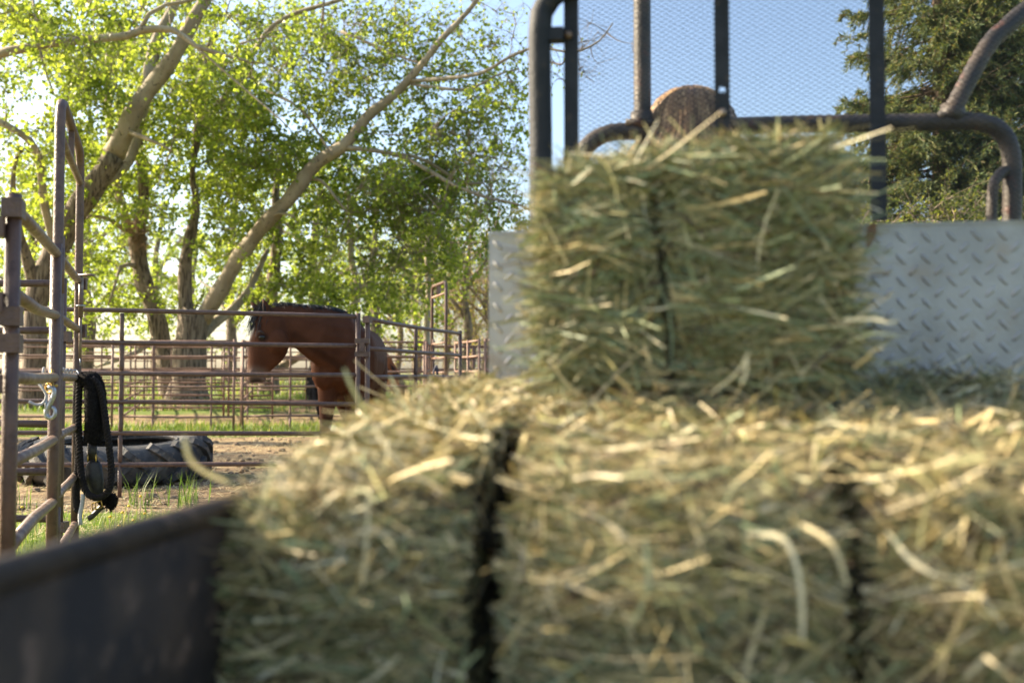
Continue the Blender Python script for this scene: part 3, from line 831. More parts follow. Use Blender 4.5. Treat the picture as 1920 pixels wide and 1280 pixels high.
# near side, running away from the trailer
panel('nearest brown panel end clamped at the left rim, two joined uprights', (-1.535, 2.90), (-3.6, 2.2), stays=(.5,), r=.020, clamp_a=(1.44, 1.22, .98))
panel('short brown panel between the clamped end post and the tall walk gate', (-1.485, 2.95), (-1.865, 4.06), mr=M_PIPE_WORN, r=.020, clamp_a=(1.50, 1.18, 1.10), post_top=.04)

def walk_gate():
    a = np.array([-1.90, 4.15]); b = np.array([-2.27, 5.20])
    u = nrm(b - a); e = np.array([u[0], u[1], 0]); sd = np.array([-u[1], u[0], 0])
    t = thing('walk_gate', 'tall brown walk-through gate frame with halter and steel snap hung on it', 'gate', (a[0], a[1], 0))
    A = lambda f, z: np.array([a[0] + (b[0] - a[0]) * f, a[1] + (b[1] - a[1]) * f, z])
    fr = []
    P = [A(0, -.02), A(0, 1.0), A(0, 2.07), A(0.015, 2.13), A(.05, 2.165), A(.12, 2.18), A(.5, 2.18), A(.88, 2.18), A(.95, 2.165), A(.985, 2.13), A(1, 2.07), A(1, 1.0), A(1, -.02)]
    part('hoop', MB().tube(P, .021, 10), M_PIPE, t)
    part('cross_bar', MB().tube([A(0.0, 2.02), A(1, 2.02)], .018, 8), M_PIPE_WORN, t)
    part('plug', MB().box(A(.5, 2.1), e * .02, sd * .012, np.array([0, 0, .062])), M_PIPE, t, smooth=False)
    # the gate leaf
    for z in (1.506, 1.253, 1.0, .747, .494, .241):
        part('rail', MB().tube([A(.05, z), A(.35, z + .003), A(.66, z - .002), A(.985, z)], .019, 8), M_PIPE_WORN, t)
    part('leaf_post', MB().tube([A(.075, .16), A(.075, 1.60)], .019, 10), M_PIPE, t)
    for z in (1.38, .3):
        part('hinge_sleeve', MB().tube([A(.0, z - .03), A(.0, z + .16)], .027, 12), M_PIPE, t)
    # spring latch on the far upright
    q = A(1.0, 0) + np.array([.035, -.05, 0])
    lt = part('latch', MB().tube([q + np.array([0, 0, 1.515]), q + np.array([0, 0, 1.31])], .013, 8).tube([q + np.array([0, 0, 1.32]), q + np.array([0, 0, 1.10])], .008, 8), M_PIPE_WORN, t)
    part('latch_handle', MB().tube([q + np.array([-.02, 0, 1.53]), q + np.array([.05, -.01, 1.53]), q + np.array([.075, -.012, 1.525])], .007, 8), M_PIPE_WORN, lt)
    part('latch_ring', MB().torus(q + np.array([0, 0, 1.37]), (0, 0, 1), .020, .004), M_STEEL, lt)
    part('latch_plate', MB().box(q + np.array([-.012, .03, 1.485]), (.028, 0, 0), (0, .012, 0), (0, 0, .03)).box(q + np.array([-.012, .03, 1.24]), (.028, 0, 0), (0, .012, 0), (0, 0, .035)), M_PIPE, lt, smooth=False)
    part('spring_tail', MB().tube([q + np.array([0, 0, 1.10]), q + np.array([.002, 0, 1.06])], .003, 6), M_STEEL, lt)
    return t
walk_gate()
panel('brown panel behind the walk gate running off to the left', (-2.43, 5.37), (-5.4, 5.55), stays=(.55,), r=.0195, clamp_a=(1.22, .2))
fp = panel('long brown panel in front of the horse and tyre, stay at its middle', (-5.5, 8.02), (-1.335, 8.62), .065, .02, stays=(.225, .535), r=.0195)
for z in (1.315, 1.20):
    part('clamp', MB().box((-1.295, 8.615, z), (.062, .008, 0), (0, .026, 0), (0, 0, .022)), M_PIPE, fp, smooth=False)
part('chain_pin', MB().box((-1.295, 8.60, 1.26), (.022, .004, 0), (0, .024, 0), (0, 0, .04)), M_PIPE, fp, smooth=False)
panel('brown panel running back from the corner post beside the horse', (-1.255, 8.64), (-.60, 11.5), .0, .0, stays=(.45,), r=.0195, clamp_a=(1.50,))
# corner links between the two front panels
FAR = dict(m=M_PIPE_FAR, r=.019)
far = [
    ('second-row brown panel at the left rim, behind the walk gate', (-10.0, 16.6), (-6.72, 16.75), .1, .1, (.5,)),
    ('second-row panel behind the tyre, left of a double post', (-6.58, 16.8), (-4.66, 16.7), .1, .1, (.28, .8)),
    ('second-row panel seen beneath the head of the near horse', (-4.54, 16.8), (-3.25, 17.0), .1, .1, (.6,)),
    ('second-row panel hidden behind the chest of the near horse', (-3.15, 17.0), (-1.52, 17.2), .1, .1, (.45,)),
    ('second-row panel to the right of the tall far gate frame', (-1.0, 17.6), (-.54, 16.4), .1, .1, ()),
    ('second-row panel vanishing behind the tread plate', (-.44, 16.4), (2.4, 16.9), .1, .1, (.4,)),
    ('back-row panel seen far behind the walk gate', (-12.6, 23.5), (-9.2, 23.5), .2, .2, (.5,)),
    ('back-row panel in front of the knotted tree', (-9.0, 23.5), (-6.3, 23.6), .2, .2, (.35, .7)),
    ('back-row panel in front of the forked trunk', (-6.15, 23.6), (-3.6, 23.6), .2, .2, (.5,)),
    ('back-row panel behind the grazing horse', (-3.45, 23.6), (-.9, 23.7), .2, .2, (.5,)),
    ('back-row panel at the right, near the bare trees', (-.8, 23.7), (2.4, 23.9), .2, .2, (.5,)),
    ('cross panel joining the second and back rows left of the forked trunk', (-6.62, 16.95), (-8.6, 23.3), .1, .2, (.5,)),
    ('cross panel joining the second and back rows beneath the horse head', (-4.6, 16.95), (-6.1, 23.4), .1, .2, (.5,)),
    ('cross panel running back beside the tall far gate frame', (-1.5, 17.4), (-1.9, 23.4), .1, .2, (.5,)),
    ('middle-row panel behind the tyre, its right end at the forked trunk', (-9.4, 20.2), (-5.9, 20.4), .14, .14, (.3, .6)),
    ('middle-row panel beneath the head of the near horse', (-5.8, 20.4), (-4.9, 20.4), .14, .14, ()),
    ('middle-row panel to the right of the grazing horse', (-1.75, 20.6), (2.0, 20.6), .14, .14, (.25, .7)),
    ('cross panel in the gap between corner posts and tread plate', (-.75, 16.9), (-1.0, 23.0), .1, .2, (.5,)),
    ('farthest panel beyond the back row behind the forked trunk', (-8.8, 30.2), (-4.6, 30.2), .25, .25, (.25, .5, .75)),
    ('farthest panel beyond the back row at the left', (-15.0, 30), (-9.0, 30.2), .25, .25, (.33, .66)),
    ('farthest panel beyond the back row at the right', (-4.4, 30), (1.8, 30.2), .25, .25, (.33, .66)),
]
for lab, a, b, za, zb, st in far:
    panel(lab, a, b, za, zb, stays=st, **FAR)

def far_gate():
    a = np.array([-1.30, 16.5]); b = np.array([-1.42, 17.5])
    t = thing('walk_gate', 'tall narrow far gate frame standing beyond the corner panels', 'gate', (a[0], a[1], .08))
    A = lambda f, z: np.array([a[0] + (b[0] - a[0]) * f + (0 if f < .5 else -.0), a[1] + (b[1] - a[1]) * f, z])
    a[0] = (836 - 960) / FPX * 16.5; b[0] = (810 - 960) / FPX * 17.5
    part('hoop', MB().tube([A(0, 0), A(0, 2.5), A(.02, 2.56), A(.08, 2.59), A(.5, 2.59), A(.92, 2.59), A(.98, 2.56), A(1, 2.5), A(1, 0)], .027, 10), M_PIPE, t)
    part('cross_bar', MB().tube([A(0, 2.40), A(1, 2.40)], .022, 8), M_PIPE_FAR, t)
    part('plug', MB().box(A(.5, 2.49), (.02, .06, 0), (.012, 0, 0), (0, 0, .08)), M_PIPE_FAR, t, smooth=False)
    for z in (1.58, 1.33, 1.08, .83, .57, .32):
        part('rail', MB().tube([A(.06, z), A(.97, z)], .019, 8), M_PIPE_FAR, t)
    part('leaf_post', MB().tube([A(.9, .25), A(.9, 1.66)], .02, 8), M_PIPE, t)
far_gate()
# navy halter hung on the far gate
p = W(818, 685, 17.0)
t = thing('halter', 'dark navy halter hung on the far gate frame', 'halter', p)
part('cheek_strap', MB().tube(smooth_path([p, p + np.array([.02, -.02, -.12]), p + np.array([.01, -.02, -.26]), p + np.array([-.03, -.02, -.3])], 8), .022, 6), M_DARKBLUE, t)
part('crown_strap', MB().tube(smooth_path([p, p + np.array([-.04, -.03, -.12]), p + np.array([-.03, -.03, -.24]), p + np.array([-.02, -.02, -.3])], 8), .016, 6), M_DARKBLUE, t)

# ------------------------------------------------------------------ tractor tyre lying in the yard
def tyre():
    cx, cy = W(219, 800, 9.75)[0], 9.75
    t = thing('tractor_tyre', 'old black tractor tyre with chunky lugs lying flat behind the rails', 'tyre', (cx, cy, 0))
    R0 = .86
    prof = [(.50, .05), (.54, .02), (.66, .005), (.78, .03), (.845, .09), (R0, .2), (.848, .31), (.80, .375), (.72, .405), (.62, .40), (.57, .375), (.555, .35), (.60, .33), (.68, .345), (.75, .29), (.77, .2), (.74, .1), (.64, .06), (.53, .08)]
    n = 64
    prof = np.array(prof); K = len(prof)
    V = []
    for i in range(n):
        a = 2 * math.pi * i / n
        for rr, z in prof:
            w = .012 * math.sin(3 * a + 1) * (z / .4)
            V.append((cx + (rr + w) * math.cos(a), cy + (rr + w) * math.sin(a), z + (.012 * math.sin(2 * a) + .05 * rr * math.sin(a)) * (z / .4)))
    idx = np.arange(n * K).reshape(n, K); i1 = np.roll(idx, -1, 0)
    F = np.stack([idx, i1, np.roll(i1, -1, 1), np.roll(idx, -1, 1)], -1).reshape(-1, 4)
    part('carcass', MB().add(V, F), M_RUBBER, t)
    part('bead', MB().torus((cx, cy, .375), (0, -.05, 1), .565, .016, 40, 6), M_RUBBER, t)
    NL = 19
    for side in (0, 1):
        for i in range(NL):
            a0 = 2 * math.pi * (i + .5 * side) / NL
            mb = MB(); pts = []
            for u in np.linspace(0, 1, 6):
                z = (.02 + u * .205) if side == 0 else (.40 - u * .205)
                a = a0 + (u * .26)
                rr = (R0 + .045) if u > .28 else R0 - .05 + u * .34
                rb = rr - .06
                wd = .075 - .018 * u
                for (q, s) in ((rr, -1), (rr, 1), (rb, 1), (rb, -1)):
                    ww = wd / 2 * (1.25 if q == rb else 1)
                    aa = a + s * ww * .55 / R0
                    zz = z + s * ww * .62 * (1 if side == 0 else -1) * -.9 + .05 * q * math.sin(aa) * z / .4
                    pts.append((cx + q * math.cos(aa), cy + q * math.sin(aa), min(max(zz, .004), .435)))
            f = []
            for k in range(5):
                for j in range(4):
                    f.append([k * 4 + j, k * 4 + (j + 1) % 4, k * 4 + 4 + (j + 1) % 4, k * 4 + 4 + j])
            f += [[3, 2, 1, 0], [20, 21, 22, 23]]
            part('lug', mb.add(pts, f), M_RUBBER, t, smooth=False)
tyre()

# ------------------------------------------------------------------ horses
def remesh(mb, name, vox, smooth_it=6):
    me = mb.mesh(name)
    o = bpy.data.objects.new(name + '_build', me); COL.objects.link(o)
    md = o.modifiers.new('r', 'REMESH'); md.mode = 'VOXEL'; md.voxel_size = vox
    sm = o.modifiers.new('s', 'SMOOTH'); sm.factor = .5; sm.iterations = smooth_it
    dg = bpy.context.evaluated_depsgraph_get(); dg.update()
    out = bpy.data.meshes.new_from_object(o.evaluated_get(dg))
    out.name = name
    bpy.data.objects.remove(o); bpy.data.meshes.remove(me)
    out.polygons.foreach_set('use_smooth', np.ones(len(out.polygons), bool))
    return out

def colour(me, fn):
    n = len(me.vertices); co = np.empty(n * 3, np.float32); me.vertices.foreach_get('co', co); co = co.reshape(-1, 3).astype(float)
    c = fn(co)
    at = me.color_attributes.new('col', 'FLOAT_COLOR', 'POINT')
    at.data.foreach_set('color', np.concatenate([c, np.ones((n, 1))], 1).astype(np.float32).ravel())

def shift(me, off):
    n = len(me.vertices); co = np.empty(n * 3, np.float32); me.vertices.foreach_get('co', co)
    co = co.reshape(-1, 3) - np.asarray(off, np.float32); me.vertices.foreach_set('co', co.ravel()); me.update()

def smoothstep(a, b, x):
    t = np.clip((x - a) / (b - a), 0, 1); return t * t * (3 - 2 * t)

COAT = np.array([.078, .030, .016]); COAT_D = np.array([.045, .019, .012]); BLK = np.array([.014, .011, .010]); GREY = np.array([.17, .12, .095])

def strands(mb, P, D, L, bend, wid, cols, rng, K=5):
    N = len(P); k = np.linspace(0, 1, K)
    Pt = P[:, None] + D[:, None] * (L[:, None] * k)[..., None] + bend[:, None] * (L[:, None] * k ** 2)[..., None]
    mb.tubes(Pt, wid[:, None] * np.linspace(1, .35, K)[None], 3, False, cols)

def near_horse():
    rng = np.random.default_rng(21)
    base = (-1.58, 9.6, 0)
    t = thing('horse', 'brown bay horse with black mane, head lowered behind the top rail', 'horse', base)
    mb = MB(); X = np.array([1.0, 0, 0])
    bx = -1.585
    mb.loft([((bx, 9.07, 1.10), .10, .14), ((bx, 9.14, 1.11), .19, .24), ((bx, 9.28, 1.14), .25, .32), ((bx, 9.48, 1.165), .285, .385), ((bx, 9.75, 1.155), .295, .375), ((bx - .01, 10.05, 1.14), .305, .365),
             ((bx - .02, 10.35, 1.19), .29, .33), ((bx - .03, 10.62, 1.24), .28, .29), ((bx - .03, 10.82, 1.24), .2, .22), ((bx - .03, 10.9, 1.22), .1, .12)], X, 20)
    # neck bent round to the side
    NK = [((-2.16, 8.975, 1.545), .06, .115), ((-2.04, 8.98, 1.505), .062, .165), ((-1.90, 8.995, 1.455), .085, .2), ((-1.755, 9.04, 1.395), .13, .255), ((-1.62, 9.17, 1.325), .175, .31), ((-1.575, 9.42, 1.235), .22, .345), ((-1.575, 9.6, 1.2), .22, .35)]
    C = np.array([k[0] for k in NK])
    T = nrm(np.gradient(C, axis=0))
    # loft with a side vector that turns with the neck
    n = 18; th = np.arange(n) * 2 * math.pi / n; V = []
    for (c, w, h), tt in zip(NK, T):
        s = nrm(np.cross(tt, np.array([0, 0, 1.0]))); u = np.cross(s, tt)
        for q in th: V.append(np.array(c) + s * w * math.cos(q) + u * h * math.sin(q))
    K = len(NK); idx = np.arange(K * n).reshape(K, n); i0, i1 = idx[:-1], idx[1:]
    F = np.stack([i0, np.roll(i0, -1, 1), np.roll(i1, -1, 1), i1], -1).reshape(-1, 4)
    V += [C[0], C[-1]]
    f3 = np.concatenate([np.stack([np.full(n, K * n), np.roll(idx[0], -1), idx[0]], -1), np.stack([np.full(n, K * n + 1), idx[-1], np.roll(idx[-1], -1)], -1)])
    mb.add(V, F, f3)
    # head in profile
    HD = 8.95; pm = HD / FPX
    Y = np.array([0, 1.0, 0])
    secs = [(503, 577, 14, .05), (504, 590, 26, .085), (507, 606, 31, .098), (508, 620, 34, .104), (506, 636, 38, .103), (503, 650, 38, .098), (497, 664, 34, .086), (490, 678, 27, .074), (485, 690, 22, .066), (481, 701, 19, .063), (480, 709, 17, .058), (481, 716, 11, .042)]
    mb.loft([(W(a, b, HD), w, h * pm) for a, b, h, w in secs], Y, 18)
    # cheek, brow and lips
    mb.ell(W(519, 640, HD - .062), .105, .062, .115); mb.ell(W(519, 640, HD + .062), .105, .062, .115)
    mb.ell(W(489, 628, HD - .085), .045, .028, .032); mb.ell(W(489, 628, HD + .085), .045, .028, .032)
    mb.ell(W(474, 700, HD - .045), .034, .026, .045); mb.ell(W(474, 700, HD + .045), .034, .026, .045)
    mb.ell(W(490, 712, HD), .045, .038, .025)
    # shoulders, chest muscles, legs
    for s, lx in ((-1, -1.705), (1, -1.475)):
        mb.ell((bx + s * .135, 9.13, 1.06), .125, .10, .17)
        mb.ell((bx + s * .20, 9.42, 1.15), .11, .24, .30)
        y0 = 9.22 if s < 0 else 9.30
        mb.loft([((lx, y0 + .05, 1.02), .10, .15), ((lx, y0 + .03, .88), .10, .13), ((lx - .005, y0, .74), .078, .095), ((lx - .008, y0 - .03, .60), .058, .07), ((lx - .01, y0 - .05, .50), .05, .058), ((lx - .01, y0 - .06, .455), .054, .06),
                 ((lx - .01, y0 - .05, .40), .044, .048), ((lx - .01, y0 - .04, .28), .035, .042), ((lx - .01, y0 - .04, .17), .036, .046), ((lx - .012, y0 - .06, .125), .041, .05), ((lx - .012, y0 - .10, .075), .04, .045), ((lx - .012, y0 - .13, .05), .052, .06)], X, 14)
    for s in (-1, 1):
        hx = bx - .02 + s * .165
        mb.loft([((hx, 10.55, 1.2), .12, .24), ((hx + s * .01, 10.5, 1.0), .12, .22), ((hx + s * .015, 10.46, .85), .10, .16), ((hx + s * .01, 10.58, .70), .075, .10), ((hx, 10.74, .56), .05, .075), ((hx, 10.80, .49), .046, .06), ((hx, 10.77, .40), .038, .046),
                 ((hx, 10.73, .24), .036, .042), ((hx, 10.71, .14), .042, .05), ((hx, 10.66, .08), .042, .048), ((hx, 10.63, .05), .052, .06)], X, 14)
    me = remesh(mb, 'body', .0125, 5)
    def fn(co):
        c = np.tile(COAT, (len(co), 1))
        z = co[:, 2]
        leg = (1 - smoothstep(.5, .72, z))[:, None]
        c = c * (1 - leg) + BLK * leg
        mz = W(481, 716, HD)
        d = np.linalg.norm((co - mz) * np.array([1, 1, 1.0]), axis=1)
        g = (smoothstep(.19, .10, d) * .75)[:, None]; c = c * (1 - g) + GREY * g
        k = smoothstep(.085, .04, d)[:, None]; c = c * (1 - k) + BLK * 2 * k
        # star on the forehead
        st = W(474, 622, HD)
        q = smoothstep(.075, .03, np.linalg.norm((co - st) * np.array([1, 1, .55]), axis=1))[:, None] * .7
        c = c * (1 - q) + np.array([.5, .46, .42]) * q
        # dark skin round the eyes, shade painted behind the jaw and along the neck groove
        for sd in (-1, 1):
            q = smoothstep(.06, .022, np.linalg.norm((co - W(492, 632, HD + sd * .1)) * np.array([.8, 1, 1.1]), axis=1))[:, None] * .8
            c = c * (1 - q) + BLK * q
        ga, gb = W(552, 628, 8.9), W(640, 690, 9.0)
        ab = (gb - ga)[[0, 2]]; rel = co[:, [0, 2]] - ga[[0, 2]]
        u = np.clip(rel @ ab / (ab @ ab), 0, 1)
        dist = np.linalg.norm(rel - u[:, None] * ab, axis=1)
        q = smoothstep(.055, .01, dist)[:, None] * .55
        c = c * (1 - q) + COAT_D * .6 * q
        top_ = smoothstep(1.45, 1.62, z)[:, None] * .35
        c = c * (1 - top_) + COAT_D * top_
        return c
    colour(me, fn)
    shift(me, base); part('body', me, M_COAT, t)
    for s in (-1, 1):
        p = W(491, 632, HD + s * .094)
        part('eye', MB().ell(p, .030, .017, .023, 14, 10), M_EYE, t)
        part('brow', MB().loft([(W(483, 622, HD + s * .088), .006, .006), (W(489, 621, HD + s * .104), .011, .011), (W(496, 626, HD + s * .098), .006, .006)], (0, 0, 1), 8), M_HAIR_DARK, t)
        part('nostril', MB().ell(W(470, 700, HD + s * .066), .009, .008, .015, 10, 6), M_EYE, t)
    for lx, y0 in ((-1.717, 9.09), (-1.487, 9.17), (-1.77, 10.62), (-1.44, 10.62)):
        part('hoof', MB().loft([((lx, y0, .0), .064, .075), ((lx, y0 + .005, .03), .06, .07), ((lx, y0 + .02, .075), .05, .055)], X, 14), M_HOOF, t)
    for a, b, d, k in (((499, 592), (493, 560), HD - .065, 1), ((488, 592), (470, 566), HD + .07, 1)):
        p0, p1 = W(a[0], a[1], d), W(b[0], b[1], d)
        u = np.array([.0, .25, .5, .75, 1.0])[:, None]; cen = p0 * (1 - u) + p1 * u + np.array([.012, 0, 0]) * np.sin(u * math.pi)
        em = MB().loft([(c, w_, h_) for c, w_, h_ in zip(cen, (.022, .026, .024, .016, .003), (.026, .034, .032, .021, .003))], Y, 12)
        em.c.append(np.tile(COAT * .8, (em.n, 1)))
        ear = part('ear', em, M_COAT, t)
        im = MB().loft([(c + np.array([-.008, -.012, 0]), w_, h_) for c, w_, h_ in zip(cen[:4], (.014, .018, .016, .006), (.016, .022, .019, .008))], Y, 10)
        im.c.append(np.tile(BLK * 1.5, (im.n, 1)))
        part('inner_ear', im, M_COAT, ear)
    # mane along the crest
    crest = np.array([c + np.array([0, 0, h * .96]) for (c, w, h) in NK[:6]], dtype=float)
    crest = smooth_path(np.concatenate([crest, [[-1.58, 9.55, 1.545]]]), 60)
    m = 1100
    i = rng.integers(0, 58, m); u = rng.uniform(0, 1, m)[:, None]
    P = crest[i] * (1 - u) + crest[i + 1] * u + rng.normal(size=(m, 3)) * np.array([.006, .014, .006])
    far_side = rng.uniform(0, 1, m) < .72
    D = nrm(np.stack([.7 + rng.normal(size=m) * .3, np.where(far_side, .9, -.55) + rng.normal(size=m) * .25, .10 + rng.normal(size=m) * .16], -1))
    L = np.where(far_side, rng.uniform(.08, .18, m), rng.uniform(.03, .06, m))
    hm = MB()
    strands(hm, P, D, L, np.tile([0.05, 0., -.75], (m, 1)) + rng.normal(size=(m, 3)) * .12, np.full(m, .0042), np.array([.008, .007, .007]) * rng.uniform(.6, 1.6, m)[:, None], rng)
    part('mane', hm, M_HAIR, t)
    m = 420
    P = np.array([W(495 + rng.normal() * 6, 578 + rng.normal() * 5, HD + rng.normal() * .035) for _ in range(m)])
    D = nrm(np.stack([-.42 + rng.normal(size=m) * .12, rng.normal(size=m) * .22, -.62 + rng.normal(size=m) * .15], -1))
    hm = MB()
    strands(hm, P, D, rng.uniform(.07, .19, m), np.tile([.06, 0, -.5], (m, 1)) + rng.normal(size=(m, 3)) * .1, np.full(m, .004), np.array([.013, .011, .011]) * rng.uniform(.6, 2.2, m)[:, None], rng)
    part('forelock', hm, M_HAIR, t)
    m = 260
    P = np.array([bx - .03, 10.9, 1.25]) + rng.normal(size=(m, 3)) * .025
    D = nrm(np.stack([rng.normal(size=m) * .12, .35 + rng.normal(size=m) * .1, -.9 + rng.normal(size=m) * .06], -1))
    hm = MB()
    strands(hm, P, D, rng.uniform(.5, .95, m), np.tile([0, -.25, -.1], (m, 1)), np.full(m, .006), np.array([.012, .010, .010]) * rng.uniform(.6, 1.9, m)[:, None], rng)
    part('tail', hm, M_HAIR, t)
near_horse()

def grazing_horse():
    rng = np.random.default_rng(31)
    ox, oy = -3.05, 19.6
    z0 = float(G(ox, oy))
    base = (ox, oy, z0)
    t = thing('horse', 'chestnut brown horse grazing farther back, dark tail at left', 'horse', base)
    Y = np.array([0, 1.0, 0]); mb = MB()
    L = lambda x, y, z: np.array([ox + x, oy + y, z0 + z])
    mb.loft([(L(-.80, 0, 1.18), .10, .12), (L(-.74, 0, 1.18), .2, .22), (L(-.55, 0, 1.17), .27, .29), (L(-.25, 0, 1.13), .29, .31), (L(.05, 0, 1.08), .30, .34), (L(.3, 0, 1.09), .28, .35), (L(.5, 0, 1.08), .24, .31), (L(.64, 0, 1.04), .15, .2)], Y, 18)
    mb.loft([(L(.35, 0, 1.12), .18, .3), (L(.56, 0, .98), .14, .24), (L(.72, 0, .80), .105, .18), (L(.84, 0, .62), .085, .13), (L(.92, 0, .50), .08, .115)], Y, 14)
    mb.loft([(L(.88, 0, .58), .07, .08), (L(.97, 0, .49), .085, .12), (L(1.0, 0, .36), .085, .125), (L(1.0, 0, .22), .062, .09), (L(.99, 0, .10), .055, .065), (L(.98, 0, .05), .04, .045)], Y, 14)
    for s in (-1, 1):
        p0, p1 = L(.90, s * .06, .60), L(1.02, s * .09, .66)
        mb.loft([(p0, .02, .028), (p0 * .5 + p1 * .5, .022, .032), (p1, .006, .008)], Y, 8)
        fx = .42 + .08 * s
        mb.loft([(L(fx, s * .13, .95), .09, .15), (L(fx, s * .13, .75), .07, .09), (L(fx, s * .13, .5), .048, .055), (L(fx + .01, s * .13, .44), .05, .056), (L(fx, s * .13, .28), .034, .04), (L(fx, s * .13, .13), .04, .045), (L(fx + .04, s * .13, .03), .052, .058)], Y, 12)
        hx = -.62 - .10 * s
        mb.loft([(L(hx + .05, s * .14, 1.1), .11, .24), (L(hx + .08, s * .15, .88), .1, .18), (L(hx, s * .15, .68), .065, .09), (L(hx - .12, s * .14, .52), .045, .062), (L(hx - .08, s * .14, .36), .036, .042), (L(hx - .05, s * .14, .14), .04, .046), (L(hx, s * .14, .03), .052, .058)], Y, 12)
    me = remesh(mb, 'body', .022, 4)
    def fn(co):
        z = co[:, 2] - z0; x = co[:, 0] - ox
        c = np.tile(np.array([.25, .095, .04]), (len(co), 1))
        leg = ((1 - smoothstep(.45, .7, z)) * (x < .8))[:, None]
        c = c * (1 - leg) + BLK * leg
        return c
    colour(me, fn); shift(me, base); part('body', me, M_COAT, t)
    m = 260; hm = MB()
    P = np.array([L(-.8, 0, 1.22)]) + rng.normal(size=(m, 3)) * .02
    strands(hm, P, nrm(np.stack([-.35 + rng.normal(size=m) * .1, rng.normal(size=m) * .1, np.full(m, -.9)], -1)), rng.uniform(.5, 1.0, m), np.tile([.28, 0, -.1], (m, 1)), np.full(m, .008), np.tile(BLK, (m, 1)), rng)
    part('tail', hm, M_HAIR, t)
    hm = MB(); m = 500
    cr = smooth_path([L(.32, 0, 1.42), L(.56, 0, 1.22), L(.76, 0, 1.0), L(.93, 0, .70)], 40)
    i = rng.integers(0, 39, m)
    strands(hm, cr[i] + rng.normal(size=(m, 3)) * .02 - np.array([.05, 0, .03]), nrm(np.stack([.5 + rng.normal(size=m) * .2, rng.choice([-1, 1], m) * .6, rng.normal(size=m) * .2], -1)), rng.uniform(.1, .24, m), np.tile([.0, 0, -.7], (m, 1)), np.full(m, .009), np.tile(BLK, (m, 1)), rng)
    part('mane', hm, M_HAIR, t)
    for s in (-1, 1):
        part('eye', MB().ell(L(1.02, s * .085, .42), .02, .012, .02, 10, 6), M_EYE, t)
grazing_horse()

# pale stones on the ground beyond the near horse
for k, (px, py, d, s, lab) in enumerate([(655, 758, 13.5, .11, 'pale sunlit stone just right of the dark foreleg, larger one'), (664, 772, 12.8, .08, 'small pale stone below the larger one by the horse leg'), (707, 752, 14.2, .07, 'pale stone right of the corner posts')]):
    p = W(px, py, d); zz = float(G(p[0], d))
    rng = np.random.default_rng(k)
    mb = MB().ell((0, 0, 0), s * 1.2, s, s * 1.0, 12, 9)
    v = mb.v[0]; f = np.array([1 + .22 * mnoise.noise(Vector(tuple(q * 9 + k * 5))) for q in v]); mb.v[0] = v * f[:, None] + np.array([p[0], d, zz + s * .8])
    top('stone', mb, M_ROCK, lab, 'stone', 'pale stones beyond the near horse', loc=(p[0], d, zz), smooth=False)
# dandelions in the near grass
for k, (px, py) in enumerate([(215, 945), (228, 960), (240, 948), (262, 930), (248, 975), (40, 950), (68, 955), (270, 962), (205, 968), (222, 985)]):
    d = 6.2 + .05 * (k % 4); p = W(px, py, d); zg = float(G(p[0], d))
    t = thing('dandelion', 'small yellow dandelion flowering in the short grass near the walk gate', 'flower', (p[0], d, zg), 'dandelions in the near grass')
    zt = max(zg + .05, float(p[2]))
    part('stem', MB().tube([(p[0], d, zg), (p[0] + .006, d, zt)], .002, 5), M_LEATHER if False else M_TWIG, t)
    part('flower_head', MB().ell((p[0] + .006, d, zt), .011, .011, .007, 10, 6), M_FLOWER, t)

